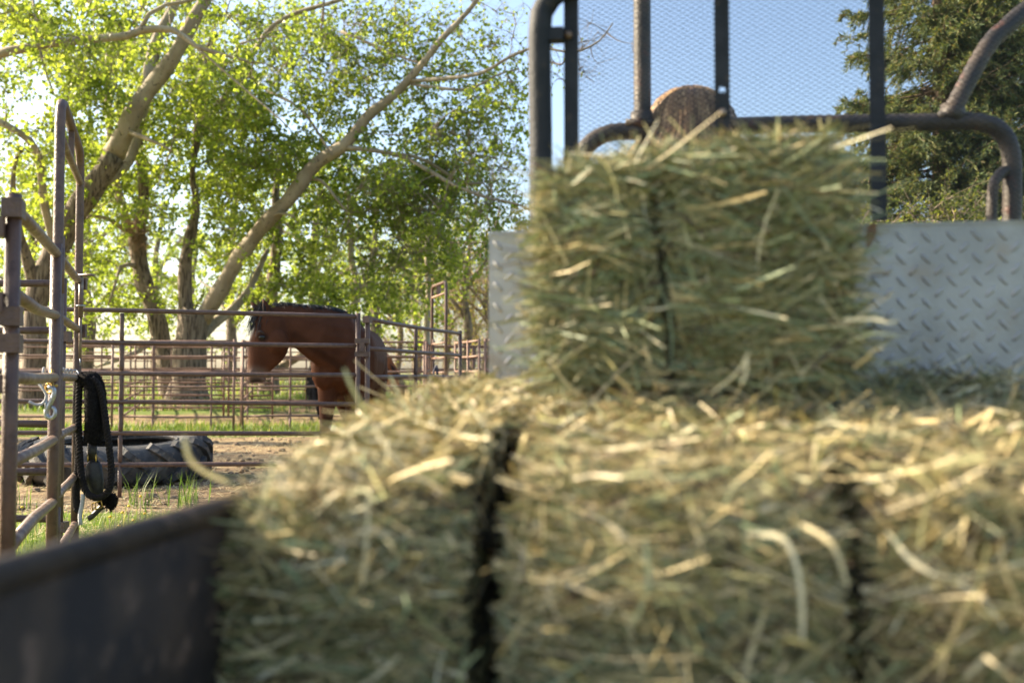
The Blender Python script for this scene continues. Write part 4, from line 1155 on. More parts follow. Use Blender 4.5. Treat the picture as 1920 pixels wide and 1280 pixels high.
# ------------------------------------------------------------------ halter, rope, chain and snap on the walk gate
def gate_tack():
    d = 5.08
    q = lambda x, y, dd=0.: W(x, y, d + dd)
    px = d / FPX
    rng = np.random.default_rng(8)
    t = thing('halter', 'black fleece-lined halter hanging from the walk gate post', 'halter', q(150, 705))
    def fuzzy(path, r, n=26):
        mb = MB(); P = smooth_path(path, n)
        mb.tube(P, r * (1 + .08 * np.sin(np.arange(n) * 2.3)), 12)
        m = 900
        i = rng.integers(0, n - 1, m); th = rng.uniform(0, 2 * math.pi, m)
        T = nrm(P[np.minimum(i + 1, n - 1)] - P[i]); a = nrm(np.cross(T, np.array([0, 1.0, .2]))); b = np.cross(T, a)
        O = a * np.cos(th)[:, None] + b * np.sin(th)[:, None]
        S = P[i] + T * rng.uniform(0, .02, m)[:, None] + O * r * .92
        k = np.linspace(0, 1, 3)
        mb.tubes(S[:, None] + (nrm(O + rng.normal(size=(m, 3)) * .6) * rng.uniform(.004, .011, m)[:, None])[:, None] * k[None, :, None], np.tile([.0022, .0018, .0008], (m, 1)), 3)
        return mb
    part('fleece_noseband', fuzzy([q(154, 712), q(163, 711, -.02), q(171, 725, -.03), q(173, 765, -.04), q(173, 800, -.03), q(171, 828, -.02)], 13.5 * px), M_FLEECE, t)
    part('fleece_cheek', fuzzy([q(160, 710, .03), q(174, 708, .03), q(184, 726, .02), q(188, 765, .01), q(186, 805, .01), q(178, 830, 0)], 12 * px), M_FLEECE, t)
    part('fleece_tuft', fuzzy([q(186, 940), q(200, 938), q(209, 930), q(213, 940), q(205, 952)], 7 * px), M_FLEECE, t)
    part('strap', MB().tube([q(173, 826), q(173, 845), q(174, 866)], 9 * px, 8, squash=.25), M_LEATHER, t)
    part('pad', MB().loft([(q(175, 862), 8 * px, .008), (q(176, 872), 15 * px, .014), (q(178, 900), 17 * px, .016), (q(179, 922), 15 * px, .014), (q(180, 936), 8 * px, .008)], (1, 0, 0), 14), M_LEATHER, t)
    for x in (165, 180):
        part('ring', MB().torus(q(x, 858, -.02), (1, .35, 0), 7 * px, 1.1 * px, 18, 6), M_BRASS, t)
    part('leather_end', MB().tube(smooth_path([q(192, 948), q(184, 956), q(172, 968), q(165, 972)], 8), 5 * px, 6, squash=.3), M_LEATHER, t)
    bk = MB()
    for a, b in (((172, 944), (190, 938)), ((174, 956), (192, 950)), ((172, 944), (174, 956)), ((190, 938), (192, 950)), ((178, 942), (180, 954))):
        bk.tube([q(*a, -.03), q(*b, -.03)], 1.2 * px, 6)
    part('buckle', bk, M_BRASS, t)
    part('webbing_end', MB().tube(smooth_path([q(156, 926, -.02), q(154, 945, -.02), q(150, 965, -.02), q(151, 984, -.02)], 8), 4 * px, 6, squash=.3), M_STRAP, t)

    def braid(path, r, turns, strands_=3, n=150):
        P = smooth_path(path, n); T = nrm(np.gradient(P, axis=0))
        a = nrm(np.cross(T, np.array([0, 1.0, 0.1]))); b = np.cross(T, a)
        mb = MB()
        for k in range(strands_):
            ph = np.linspace(0, turns * 2 * math.pi, n) + k * 2 * math.pi / strands_
            mb.tube(P + (a * np.cos(ph)[:, None] + b * np.sin(ph)[:, None]) * r * .56, r * .56, 6)
        return mb
    t2 = thing('lead_rope', 'black braided lead rope looped below the halter', 'rope', q(150, 707))
    part('rope', braid([q(150, 708, -.03), q(148, 740, -.03), q(147, 790, -.04), q(149, 840, -.04), q(152, 885, -.04), q(160, 918, -.05), q(174, 931, -.06), q(192, 930, -.06), q(205, 916, -.06), q(209, 885, -.05), q(205, 840, -.05), q(199, 795, -.05), q(193, 755, -.04), q(184, 722, -.04), q(172, 709, -.04)], 6.0 * px, 24, n=240), M_ROPE, t2)
    part('rope_tail', braid([q(146, 712), q(143, 760), q(145, 810), q(147, 860), q(143, 910), q(144, 950), q(150, 958)], 6.5 * px, 20, n=160), M_ROPE, t2)
    # steel chain round the post
    ch = thing('chain', 'short steel chain hooked between the gate posts above the halter', 'chain', q(112, 691, -.4))
    Ps = smooth_path([W(112, 690, 4.55), W(122, 695, 4.8), W(134, 696, 5.0), W(146, 698, 5.08), W(148, 712, 5.06)], 11)
    for k in range(len(Ps) - 1):
        a, b = Ps[k], Ps[k + 1]
        ax = nrm(np.cross(b - a, np.array([0, 0, 1.0]) if k % 2 else np.array([.3, 1.0, .4])))
        o = (a + b) / 2; u = nrm(b - a); v = np.cross(ax, u)
        L = np.linalg.norm(b - a) * .62; w = .011
        loop = [o + u * L * math.cos(s) + v * w * math.sin(s) for s in np.linspace(0, 2 * math.pi, 13)]
        part('link', MB().tube(loop, .0032, 6, False), M_STEEL, ch)
    # big steel snap with a brass shackle on the middle rail
    d2 = 4.0; s = lambda x, y, dd=0.: W(x, y, d2 + dd); p2 = d2 / FPX
    sh = thing('shackle', 'brass chain link looped over the middle gate rail', 'shackle', s(97, 710))
    part('link', MB().torus(s(97, 709), (.9, .35, .0), 13 * p2, 3 * p2, 18, 8, 1.15), M_BRASS, sh)
    part('pin', MB().tube([s(88, 725, -.02), s(108, 722, -.02)], 2.6 * p2, 8), M_BRASS, sh)
    part('lower_link', MB().torus(s(93, 727, -.02), (.4, .9, 0), 9 * p2, 2.6 * p2, 16, 8), M_BRASS, sh)
    sn = thing('snap_hook', 'large grey steel bull snap dangling from the brass link', 'snap hook', s(94, 730))
    body = smooth_path([s(91, 726, -.03), s(100, 728, -.03), s(101, 740, -.03), s(96, 752, -.03), s(91, 762, -.03), s(87, 772, -.03), s(89, 781, -.03), s(97, 783, -.03), s(103, 776, -.03), s(102, 766, -.03), s(97, 763, -.03)], 34)
    part('hook', MB().tube(body, np.interp(np.arange(34), [0, 10, 18, 33], [4.2 * p2, 4.6 * p2, 5 * p2, 3.0 * p2]), 10), M_STEEL, sn)
    part('gate', MB().tube([s(88, 742, -.035), s(86, 760, -.035), s(86, 772, -.035)], 2.4 * p2, 8), M_STEEL, sn)
    st = thing('tie_strap', 'thin pale strap tied round the middle gate rail', 'strap', s(70, 705))
    part('loop', MB().torus(s(82, 706), (1, .3, 0), 14 * p2, 1.8 * p2, 16, 6, 1.2), M_STRAP, st)
    part('tail', MB().tube(smooth_path([s(70, 716, -.03), s(80, 728, -.04), s(87, 742, -.04), s(80, 756, -.04), s(66, 758, -.05), s(54, 752, -.06)], 14), 2.6 * p2, 6, squash=.35), M_STRAP, st)
gate_tack()

# ------------------------------------------------------------------ utility vehicle: bed, headache rack, cage
VU = np.array([.989, -.148, 0.]); VV = np.array([.148, .989, 0.]); VO = np.array([-.05, 2.15, 0.])
def L(t, w, z): return VO + VU * t + VV * w + np.array([0, 0, z])
UZ = np.array([0, 0, 1.0])
veh = thing('utility_vehicle', 'hay-laden utility vehicle with tread-plate headboard and black mesh rack', 'vehicle', L(.65, -.4, 0))

def lbox(t0, t1, w0, w1, z0, z1):
    return MB().box(L((t0 + t1) / 2, (w0 + w1) / 2, (z0 + z1) / 2), VU * (t1 - t0) / 2, VV * (w1 - w0) / 2, UZ * (z1 - z0) / 2)

ZT = 1.315
plate = part('tread_plate', lbox(0, 1.5, 0, .004, .5, ZT).box(L(.75, .012, ZT - .003), VU * .75, VV * .014, UZ * .003), M_PLATE, veh, smooth=False)
lug = MB()
def add_lug(tc, zc, ang):
    Ln, wd, h = .0155, .0048, .0026
    ca, sa = math.cos(ang), math.sin(ang)
    V = []; K = 7
    for i in range(K):
        u = -1 + 2 * i / (K - 1); ww = wd * math.sqrt(max(0, 1 - u * u)) ; hh = h * (1 - u ** 4)
        for s, lift in ((-1, 0), (-.45, 1), (.45, 1), (1, 0)):
            x = u * Ln; y = s * ww
            V.append(L(tc + x * ca - y * sa, -.0002 - hh * lift, zc + x * sa + y * ca))
    f = [[i * 4 + j, i * 4 + j + 1, i * 4 + 5 + j, i * 4 + 4 + j] for i in range(K - 1) for j in range(3)]
    lug.add(V, f)
nt_ = 0
for i in range(int(1.47 / .0245)):
    for j in range(18):
        tc = .020 + i * .0245; zc = ZT - .03 - j * .045 - (.0225 if i % 2 else 0)
        add_lug(tc, zc, R(48) if i % 2 else R(-48)); nt_ += 1
part('tread_pattern', lug, M_PLATE, plate, kind='stuff')

# mesh rack
tp = .117; zr = 1.832; rr = .0245
frame = smooth_path([L(tp, -.03, ZT + .001), L(tp, -.03, 1.5), L(tp, -.045, zr - .1), L(tp + .012, -.045, zr - .045), L(tp + .045, -.045, zr - .012), L(tp + .1, -.045, zr), L(.7, -.045, zr), L(1.25, -.045, zr), L(1.305, -.045, zr - .012), L(1.338, -.045, zr - .045), L(1.35, -.045, zr - .1), L(1.35, -.03, 1.5), L(1.35, -.03, ZT + .001)], 90)
part('rack_frame', MB().tube(frame, rr, 16), M_BLACKSTEEL, veh)
def flat_bar(tc, hole=None):
    """flat bar; hole = (z, radius) bored right through it"""
    hw, hd, z0, z1 = .0155, .003, ZT + .001, zr - .02
    w0 = -.028
    mb = MB()
    if hole is None:
        return mb.box(L(tc, w0, (z0 + z1) / 2), VU * hw, VV * hd, UZ * (z1 - z0) / 2)
    zh, rh = hole
    mb.box(L(tc, w0, (z0 + zh - hw) / 2), VU * hw, VV * hd, UZ * (zh - hw - z0) / 2)
    mb.box(L(tc, w0, (z1 + zh + hw) / 2), VU * hw, VV * hd, UZ * (z1 - zh - hw) / 2)
    n = 24; V = []
    for s in (-1, 1):
        for i in range(n):
            a = 2 * math.pi * i / n; c, q = math.cos(a), math.sin(a); k = 1 / max(abs(c), abs(q))
            V.append(L(tc + c * k * hw, w0 + s * hd, zh + q * k * hw)); V.append(L(tc + c * rh, w0 + s * hd, zh + q * rh))
    f = []
    for i in range(n):
        j = (i + 1) % n
        f += [[2 * i, 2 * j, 2 * j + 1, 2 * i + 1], [2 * n + 2 * i, 2 * n + 2 * i + 1, 2 * n + 2 * j + 1, 2 * n + 2 * j], [2 * i + 1, 2 * j + 1, 2 * n + 2 * j + 1, 2 * n + 2 * i + 1], [2 * i, 2 * n + 2 * i, 2 * n + 2 * j, 2 * j]]
    return mb.add(V, f)
def t_at(px, w=-.03):
    k = (px - 960) / FPX
    # (−.05+.989t+.148w) = k (2.15−.148t+.989w)
    return (k * (2.15 + .989 * w) + .05 - .148 * w) / (.989 + .148 * k)
def z_at(px, py):
    t = t_at(px); d = L(t, -.03, 0)[1]
    return W(px, py, d)[2]
tb = [t_at(1072), t_at(1358), t_at(1652)]
part('flat_bar', flat_bar(tb[0]), M_BLACKSTEEL, veh, smooth=False)
part('flat_bar', flat_bar(tb[1], (z_at(1358, 168), .0078)), M_BLACKSTEEL, veh, smooth=False, label='black flat bar with a round bolt hole')
part('flat_bar', flat_bar(tb[2]), M_BLACKSTEEL, veh, smooth=False)
part('flat_bar', flat_bar(tb[2] + .31), M_BLACKSTEEL, veh, smooth=False)
zb = z_at(1050, 70)
part('bracket', MB().box(L((tp + tb[0]) / 2 - .004, -.062 + .02, zb), VU * .022, VV * .016, UZ * .0135), M_BLACKSTEEL, veh, smooth=False)
def bolt(px, py):
    t = t_at(px); z = z_at(px, py)
    return MB().loft([(L(t, -.031, z), .009, .009), (L(t, -.036, z), .0088, .0088), (L(t, -.040, z), .006, .006), (L(t, -.0415, z), .002, .002)], VU, 12)
part('bolt', bolt(1067, 67), M_PIPE_WORN, veh)
part('bolt', bolt(1358, 212), M_PIPE_WORN, veh)
# expanded metal, every strand
Hh, Ww = .0110, .0178
t0, t1 = tb[0] - .005, 1.33
nk = int((t1 - t0) / (Ww / 2)); nr = int((zr - ZT - .01) / (Hh / 2))
ks = np.arange(nk)
PP = np.empty((nr, nk, 3))
for j in range(nr):
    zz = ZT + .004 + j * Hh / 2 + np.where((ks + j) % 2, Hh / 2, 0)
    yy = -.021 + np.where((ks + j) % 2, .0012, -.0012)
    PP[j] = L(0, 0, 0) + VU * (t0 + ks * Ww / 2)[:, None] + VV * yy[:, None] + UZ * zz[:, None]
part('expanded_mesh', MB().tubes(PP, np.full((nr, nk), .00110), 4), M_BLACKSTEEL, veh, kind='stuff')

# bed
part('bed_floor', lbox(-.15, 1.5, -1.65, 0, .44, .47), M_BED, veh, smooth=False)
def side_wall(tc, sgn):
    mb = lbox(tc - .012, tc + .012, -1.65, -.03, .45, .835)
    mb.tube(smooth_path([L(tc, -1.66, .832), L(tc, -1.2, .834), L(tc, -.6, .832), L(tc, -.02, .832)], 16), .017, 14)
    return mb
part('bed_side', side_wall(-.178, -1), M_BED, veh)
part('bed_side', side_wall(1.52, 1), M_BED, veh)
# cage
DC = 2.66
def cage(pts, r=.0235, n=40):
    return MB().tube(smooth_path([W(a, b, DC + (c if c else 0)) for a, b, c in pts], n), r, 14)
part('cage_tube', cage([(1204, -260, 0), (1204, -100, 0), (1204, 60, 0), (1205, 252, 0)]), M_CAGE, veh)
part('cage_tube', cage([(1076, 470, 0), (1082, 330, 0), (1092, 288, 0), (1115, 262, 0), (1150, 248, 0), (1210, 246, 0), (1300, 240, 0), (1500, 233, -.03), (1770, 229, -.07), (1830, 229, -.08), (1868, 240, -.08), (1890, 268, -.08), (1898, 320, -.08), (1896, 470, -.08)], n=90), M_CAGE, veh)
part('cage_tube', cage([(1778, 222, -.08), (1846, 96, -.06), (1890, 48, -.04), (1960, -10, 0), (2060, -80, .04)]), M_CAGE, veh)
part('cage_tube', cage([(1858, 470, -.1), (1860, 380, -.1), (1866, 340, -.1), (1882, 322, -.09), (1896, 318, -.08)], .014), M_CAGE, veh)
for a, b in ((1203, 226), (1786, 212)):
    p = W(a, b, DC - (.07 if a > 1500 else 0))
    part('clamp', MB().loft([(p + np.array([0, 0, -.022]), .03, .03), (p + np.array([0, 0, .022]), .03, .03)], (1, 0, 0), 14).tube([p + np.array([-.045, -.02, -.01]), p + np.array([.03, -.02, -.01])], .009, 8), M_CAGE, veh)
# cab and running gear ahead of the rack
part('seat', lbox(.1, 1.3, .62, 1.02, .70, .84).box(L(.7, .50, .98), VU * .6, VV * .05, UZ * .18), M_SEAT, veh, smooth=False)
part('cab_floor', lbox(0, 1.4, .2, 2.3, .40, .44), M_BED, veh, smooth=False)
part('hood', lbox(.1, 1.3, 1.7, 2.3, .44, .98), M_SEAT, veh, smooth=False)
part('steering_wheel', MB().torus(L(.42, 1.38, 1.12), VV + UZ * .6, .17, .014, 24, 8), M_SEAT, veh)
for tt, ww in ((-.02, -.8), (1.38, -.8), (-.02, 1.75), (1.38, 1.75)):
    o = L(tt, ww, .33)
    wh = part('wheel', MB().torus(o, VU, .22, .105, 28, 10), M_RUBBER, veh)
    part('rim', MB().loft([(o - VU * .08, .15, .15), (o - VU * .05, .16, .16), (o + VU * .05, .16, .16), (o + VU * .08, .15, .15)], VV, 20), M_STEEL, wh)

# ------------------------------------------------------------------ driver seen from behind
def driver():
    rng = np.random.default_rng(41)
    hc = W(1294, 236, 2.74); hc = np.array([hc[0], 2.74, 1.665])
    base = np.array([hc[0], hc[1], .84])
    t = thing('person', 'person with long brown hair seated behind the mesh rack, facing away', 'person', base)
    F = VV; S = VU
    P = lambda s, f, z: base + S * s + F * f + UZ * z
    mb = MB()
    mb.loft([(P(0, .02, 0.0), .17, .12), (P(0, 0, .1), .165, .12), (P(0, -.01, .26), .14, .10), (P(0, 0, .40), .165, .11), (P(0, 0, .5), .185, .10), (P(0, 0, .565), .12, .07), (P(0, .01, .60), .06, .055), (P(0, .015, .66), .052, .052), (P(0, .02, .70), .05, .052)], S, 16)
    h = hc - base
    mb.ell(hc, .075, .095, .115, 16, 12); mb.ell(hc + F * .055 - UZ * .05, .055, .05, .07)
    mb.loft([(hc + F * .09 + UZ * .015, .008, .01), (hc + F * .115 - UZ * .02, .014, .014), (hc + F * .10 - UZ * .03, .01, .008)], S, 8)
    for s in (-1, 1):
        mb.ell(hc + S * s * .077 - UZ * .01, .012, .018, .03)
        sh = P(s * .185, 0, .5)
        el = P(s * .24, .10, .22); wr = P(s * .17, .36, .20)
        mb.loft([(sh, .05, .055), (sh * .5 + el * .5, .043, .046), (el, .036, .038)], F, 10)
        mb.loft([(el, .037, .04), (el * .5 + wr * .5, .034, .036), (wr, .024, .028)], UZ, 10)
        pa = wr + F * .085 - UZ * .01
        mb.loft([(wr, .022, .026), (wr * .4 + pa * .6, .016, .04), (pa, .013, .04)], UZ, 10)
        for k in range(4):
            o = pa + S * (k - 1.5) * .019; ln = (.05, .062, .058, .044)[k]
            mb.tube([o - F * .02, o + F * ln * .5, o + F * ln * .9 - UZ * .02, o + F * ln * .8 - UZ * .045], [.009, .0085, .008, .0065], 7)
        th = wr + F * .03 - S * s * .03
        mb.tube([wr + F * .02, th, th + F * .035 - UZ * .012, th + F * .05 - UZ * .03], [.012, .011, .0095, .007], 7)
        hp = P(s * .09, .03, .03); kn = P(s * .12, .48, .06); an = P(s * .12, .56, -.34)
        mb.loft([(hp, .09, .09), (hp * .5 + kn * .5, .08, .078), (kn, .062, .06)], S, 12)
        mb.loft([(kn, .062, .062), (kn * .6 + an * .4, .058, .06), (an, .04, .04)], S, 12)
        mb.loft([(an - UZ * .01 - F * .03, .04, .04), (an + F * .08 - UZ * .035, .045, .03), (an + F * .19 - UZ * .045, .038, .02)], S, 10)
    me = remesh(mb, 'body', .0075, 4)
    def fn(co):
        q = co - base; z = q[:, 2]
        sv = np.abs(q @ S); fv = q @ F
        c = np.tile(np.array([.05, .07, .12]), (len(co), 1))
        skin = (z > .585) | ((fv > .24) & (z > .12) & (z < .3))
        c[skin] = (.45, .28, .2)
        leg = (z < .12) & ~skin; c[leg] = (.04, .05, .075)
        return c
    colour(me, fn); shift(me, base)
    part('body', me, attr_mat('clothes_and_skin', .75, .25, 0, noise_amt=.1, nscale=50), t)
    # hair: a full cap of wavy locks falling over the shoulders
    hb = MB()
    cap = hc + UZ * .012 - F * .012
    m = 2600
    a = rng.uniform(0, 2 * math.pi, m); el = np.arcsin(rng.uniform(-.15, 1, m))
    keep = ~((np.sin(a) > .55) & (el < .75))            # leave the face free
    a, el = a[keep], el[keep]; m = len(a)
    O = (S[None] * (np.cos(a) * np.cos(el))[:, None] * .116 + F[None] * (np.sin(a) * np.cos(el))[:, None] * .122 + UZ[None] * np.sin(el)[:, None] * .120)
    P0 = cap + O
    out = nrm(O)
    lock = np.round(a * 6) / 6
    K = 14; Pts = np.empty((m, K, 3))
    flare = rng.uniform(.8, 1.2, m)
    tot = rng.uniform(.34, .5, m)
    hor = nrm(O * np.array([1, 1, 0]) + 1e-6)
    for k in range(K):
        u = k / (K - 1)
        # over the skull first, then hanging straight down and outward
        ang = np.clip(el - u * 3.2, -.2, 2)
        rad = np.cos(np.clip(ang, 0, 2)); zz = np.sin(np.clip(ang, 0, 2)) * .12
        fall = np.maximum(0, u - np.clip(el / 3.2, 0, 1)) * tot
        w = .003 * np.sin(u * 11 + lock * 9)
        side = hor * (.122 * np.maximum(rad, np.cos(el)) + .34 * np.minimum(fall, .17) * flare * (1 + .9 * np.maximum(0, -np.cos(a))) + w)[:, None]
        Pts[:, k] = cap + side + UZ * (zz - fall)[:, None]
    tone = (.7 + .6 * np.abs(np.sin(lock * 11.0)))[:, None] * rng.uniform(.75, 1.25, m)[:, None]
    colr = np.array([.20, .12, .062]) * tone
    light = rng.uniform(0, 1, m) < .25; colr[light] = np.array([.38, .25, .13]) * tone[light]
    hb.tubes(Pts, np.tile(np.concatenate([np.full(K - 3, .0058), [.0045, .003, .0015]]), (m, 1)), 4, False, colr)
    part('hair', hb, M_BROWNHAIR, t)
driver()

# ------------------------------------------------------------------ hay bales
HAYPAL = np.array([[.16, .16, .07], [.27, .255, .11], [.42, .34, .16], [.55, .44, .225], [.68, .57, .35], [.085, .055, .028], [.24, .29, .15], [.74, .67, .45]])
def bale(label, corners, seed, n_straw, pal_p, groove=None, wide=1.0, group='square hay bales in the bed', side_out=.012, faces_w=None, long_share=.04, twine=None, lim=(-9, 9), rnd=.05, lift_f=.03, tilt=.45):
    """corners[a][b][c]: t low/high, w near/far, z low/high (vehicle axes)"""
    rng = np.random.default_rng(seed)
    Cn = np.array(corners, float).reshape(2, 2, 2, 3)
    def tri(p):
        u = (p + 1) / 2
        out = np.zeros_like(p)
        for a in (0, 1):
            for b in (0, 1):
                for c in (0, 1):
                    wgt = (u[:, 0] if a else 1 - u[:, 0]) * (u[:, 1] if b else 1 - u[:, 1]) * (u[:, 2] if c else 1 - u[:, 2])
                    out += wgt[:, None] * Cn[a, b, c]
        return out
    def place(p, lift=0., nv=None):
        q2 = p ** 2
        f = q2[:, 0] * q2[:, 1] + q2[:, 1] * q2[:, 2] + q2[:, 0] * q2[:, 2]
        pr = p * (1 - rnd * f)[:, None]
        loc = tri(pr)
        return loc
    def bumps(loc, s=1.):
        return np.array([mnoise.noise(Vector((x * 9 + seed, y * 9, z * 15))) * .024 + mnoise.noise(Vector((x * 32, y * 32 + seed, z * 55))) * .012 for x, y, z in loc]) * s
    def groove_depth(loc):
        if groove is None: return np.zeros(len(loc))
        g0, g1, zt0, zt1 = groove
        tc = g0 + (g1 - g0) * (loc[:, 2] - zt0) / (zt1 - zt0)
        return .030 * np.exp(-((loc[:, 0] - tc) / .0075) ** 2) * (loc[:, 2] < zt0 - .02)
    faces = {0: (1, -1), 1: (2, 1), 2: (0, -1), 3: (0, 1), 4: (1, 1), 5: (2, -1)}
    mid = tri(np.zeros((1, 3)))[0]
    base = L(*mid) * np.array([1, 1, 1]); base[2] = L(*tri(np.array([[0., 0, -1]]))[0])[2]
    th = thing('hay_bale', label, 'hay bale', base, group)
    core = MB()
    for fi, (ax, sg) in faces.items():
        k = 34
        g = np.linspace(-1, 1, k); A, B = np.meshgrid(g, g)
        p = np.zeros((k * k, 3)); o = [q for q in range(3) if q != ax]
        p[:, ax] = sg; p[:, o[0]] = A.ravel(); p[:, o[1]] = B.ravel()
        loc = place(p)
        cen = place(p * .0)
        nv = np.zeros(3); nv[ax] = sg
        edge = (1 - np.abs(p[:, o[0]]) ** 6) * (1 - np.abs(p[:, o[1]]) ** 6)
        dsp = bumps(loc) * (.25 + .75 * edge)
        if fi == 0: dsp = dsp - groove_depth(loc)
        loc = loc + nv * dsp[:, None]
        idx = np.arange(k * k).reshape(k, k)
        F = np.stack([idx[:-1, :-1], idx[:-1, 1:], idx[1:, 1:], idx[1:, :-1]], -1).reshape(-1, 4)
        core.add(np.array([L(*q) for q in loc]), F)
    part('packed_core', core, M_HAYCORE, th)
    fw = np.array(faces_w or [.44, .34, .11, .11]); fw = fw / fw.sum()
    fc = rng.choice(4, n_straw, p=fw)
    p = rng.uniform(-1, 1, (n_straw, 3))
    Nv = np.zeros((n_straw, 3))
    for fi in range(4):
        ax, sg = faces[fi]; mk = fc == fi
        p[mk, ax] = sg; Nv[mk, ax] = sg
    loc = place(p)
    # round the normals near the edges
    Nv = nrm(Nv + .55 * np.sign(p) * np.abs(p) ** 8)
    n = n_straw
    lift = rng.uniform(0, 1, n) ** 1.6 * np.where(fc >= 2, side_out, lift_f) + bumps(loc)
    if groove is not None:
        gd = groove_depth(loc); ok = ~((gd > .004) & (fc == 0) & (rng.uniform(0, 1, n) < .93))
    else: ok = np.ones(n, bool)
    start = loc + Nv * lift[:, None]
    # stems lie mostly along the layers, across the bale
    a = rng.normal(0, tilt, n) + np.where(rng.uniform(0, 1, n) < tilt * .55, rng.uniform(-1.5, 1.5, n), 0)
    D = np.zeros((n, 3))
    fr = (fc == 0); tpf = (fc == 1); sdm = fc >= 2
    D[fr, 0] = np.cos(a[fr]); D[fr, 2] = np.sin(a[fr])
    D[tpf, 0] = np.cos(a[tpf] * 1.6); D[tpf, 1] = np.sin(a[tpf] * 1.6)
    D[sdm, 1] = np.cos(a[sdm]); D[sdm, 2] = np.sin(a[sdm])
    D *= rng.choice([-1, 1], n)[:, None]
    D = nrm(D + Nv * np.clip(rng.normal(.05, .14, n), -.1, .36)[:, None] * np.where(sdm, .4, 1.)[:, None])
    Ln = rng.uniform(.035, .12, n); lg = rng.uniform(0, 1, n) < long_share
    Ln[lg] = rng.uniform(.10, .2, lg.sum())
    wd = (rng.uniform(.0014, .0046, n) * np.where(rng.uniform(0, 1, n) < .14, 1.9, 1.)) * wide
    bend = rng.normal(size=(n, 3)) * .22 + Nv * rng.uniform(-.35, .12, n)[:, None]
    K = 4; k = np.linspace(-.5, .5, K)
    Pt = start[:, None] + D[:, None] * (Ln[:, None] * k)[..., None] + bend[:, None] * (Ln[:, None] * (k + .5) ** 2)[..., None]
    if groove is not None:
        # no stem may bridge the twine groove
        g0, g1, zt0, zt1 = groove
        e = Pt[:, [0, -1]]
        tc = g0 + (g1 - g0) * (e[..., 2] - zt0) / (zt1 - zt0)
        sgn = e[..., 0] - tc
        cross = (sgn[:, 0] * sgn[:, 1] < 0) & fr & (start[:, 2] < zt0 - .015) & (rng.uniform(0, 1, n) < .96)
        ok &= ~cross
    ok &= (Pt[..., 0].min(1) > lim[0]) & (Pt[..., 0].max(1) < lim[1])
    zt = np.interp(Pt[..., 1], [Cn[0, 0, 1, 1], Cn[0, 1, 1, 1]], [max(Cn[0, 0, 1, 2], Cn[1, 0, 1, 2]), max(Cn[0, 1, 1, 2], Cn[1, 1, 1, 2])])
    ok &= (Pt[..., 2] - zt).max(1) < .038
    Wv = nrm(np.cross(D, nrm(Nv + rng.normal(size=(n, 3)) * .5))) * wd[:, None] * .5
    Pt, Wv = Pt[ok], Wv[ok]; n = len(Pt)
    tp_ = np.array([.85, 1, 1, .5])
    V = np.stack([Pt - Wv[:, None] * tp_[None, :, None], Pt + Wv[:, None] * tp_[None, :, None]], 2)     # n,K,2,3
    Vw = VO + V[..., 0:1] * VU + V[..., 1:2] * VV + V[..., 2:3] * UZ
    b = np.arange(n)[:, None] * (2 * K)
    F = np.concatenate([b + np.array([[2 * q, 2 * q + 1, 2 * q + 3, 2 * q + 2]]) for q in range(K - 1)])
    c = HAYPAL[rng.choice(len(HAYPAL), n, p=pal_p)] * rng.uniform(.75, 1.2, n)[:, None]
    mb = MB().add(Vw.reshape(-1, 3), F, None, np.repeat(c, 2 * K, 0))
    part('stems', mb, M_HAY, th, kind='stuff', smooth=True)
    if twine:
        for pts in twine:
            part('twine', MB().tube(smooth_path([L(*q) for q in pts], 24), .0024, 6), M_LEATHER, th)
    return th

def box8(t0, t1, w0, w1, z0, zn, zf, skew=0., zl=0.):
    return [[[(t0, w0, z0), (t0 + skew, w0, zn + zl)], [(t0, w1, z0), (t0, w1, zf + zl)]], [[(t1, w0, z0), (t1 + skew, w0, zn)], [(t1, w1, z0), (t1, w1, zf)]]]
PG = [.17, .19, .18, .14, .08, .12, .08, .04]
PT = [.27, .24, .07, .03, .03, .10, .24, .02]  # top bale mix: its shade put into greener, duller stem colours
bale('hay bale nearest the dark bed side, left of the wide black gap', box8(-.150, .141, -.965, -.10, .47, .878, .992, 0, -.03), 1, 13000, PG, long_share=.06, wide=.8, lim=(-.195, .147))
bale('middle hay bale of the front row, between the two black gaps', box8(.175, .575, -.965, -.10, .47, .880, .985), 2, 14500, PG, long_share=.06, wide=.8, lim=(.169, .582))
bale('front-row hay bale at the right, beyond the narrow gap', box8(.588, .985, -.985, -.10, .47, .885, .975), 3, 12000, PG, long_share=.06, wide=.8, lim=(.581, 9))
bale('hay bale stacked on top against the mesh rack, split by black twine', [[[(.182, -.54, .985), (.190, -.54, 1.333)], [(.182, -.05, .985), (.190, -.05, 1.333)]], [[(.668, -.54, .985), (.632, -.54, 1.382)], [(.668, -.05, .985), (.632, -.05, 1.382)]]], 4, 21000, PT, groove=(.352, .385, 1.325, 1.0), side_out=.013, wide=.78, rnd=.026, lift_f=.017, tilt=.34, faces_w=[.55, .22, .12, .11],
     twine=[[(.350, -.50, 1.345), (.353, -.515, 1.31), (.362, -.52, 1.2), (.375, -.52, 1.1), (.385, -.52, 1.0)]])
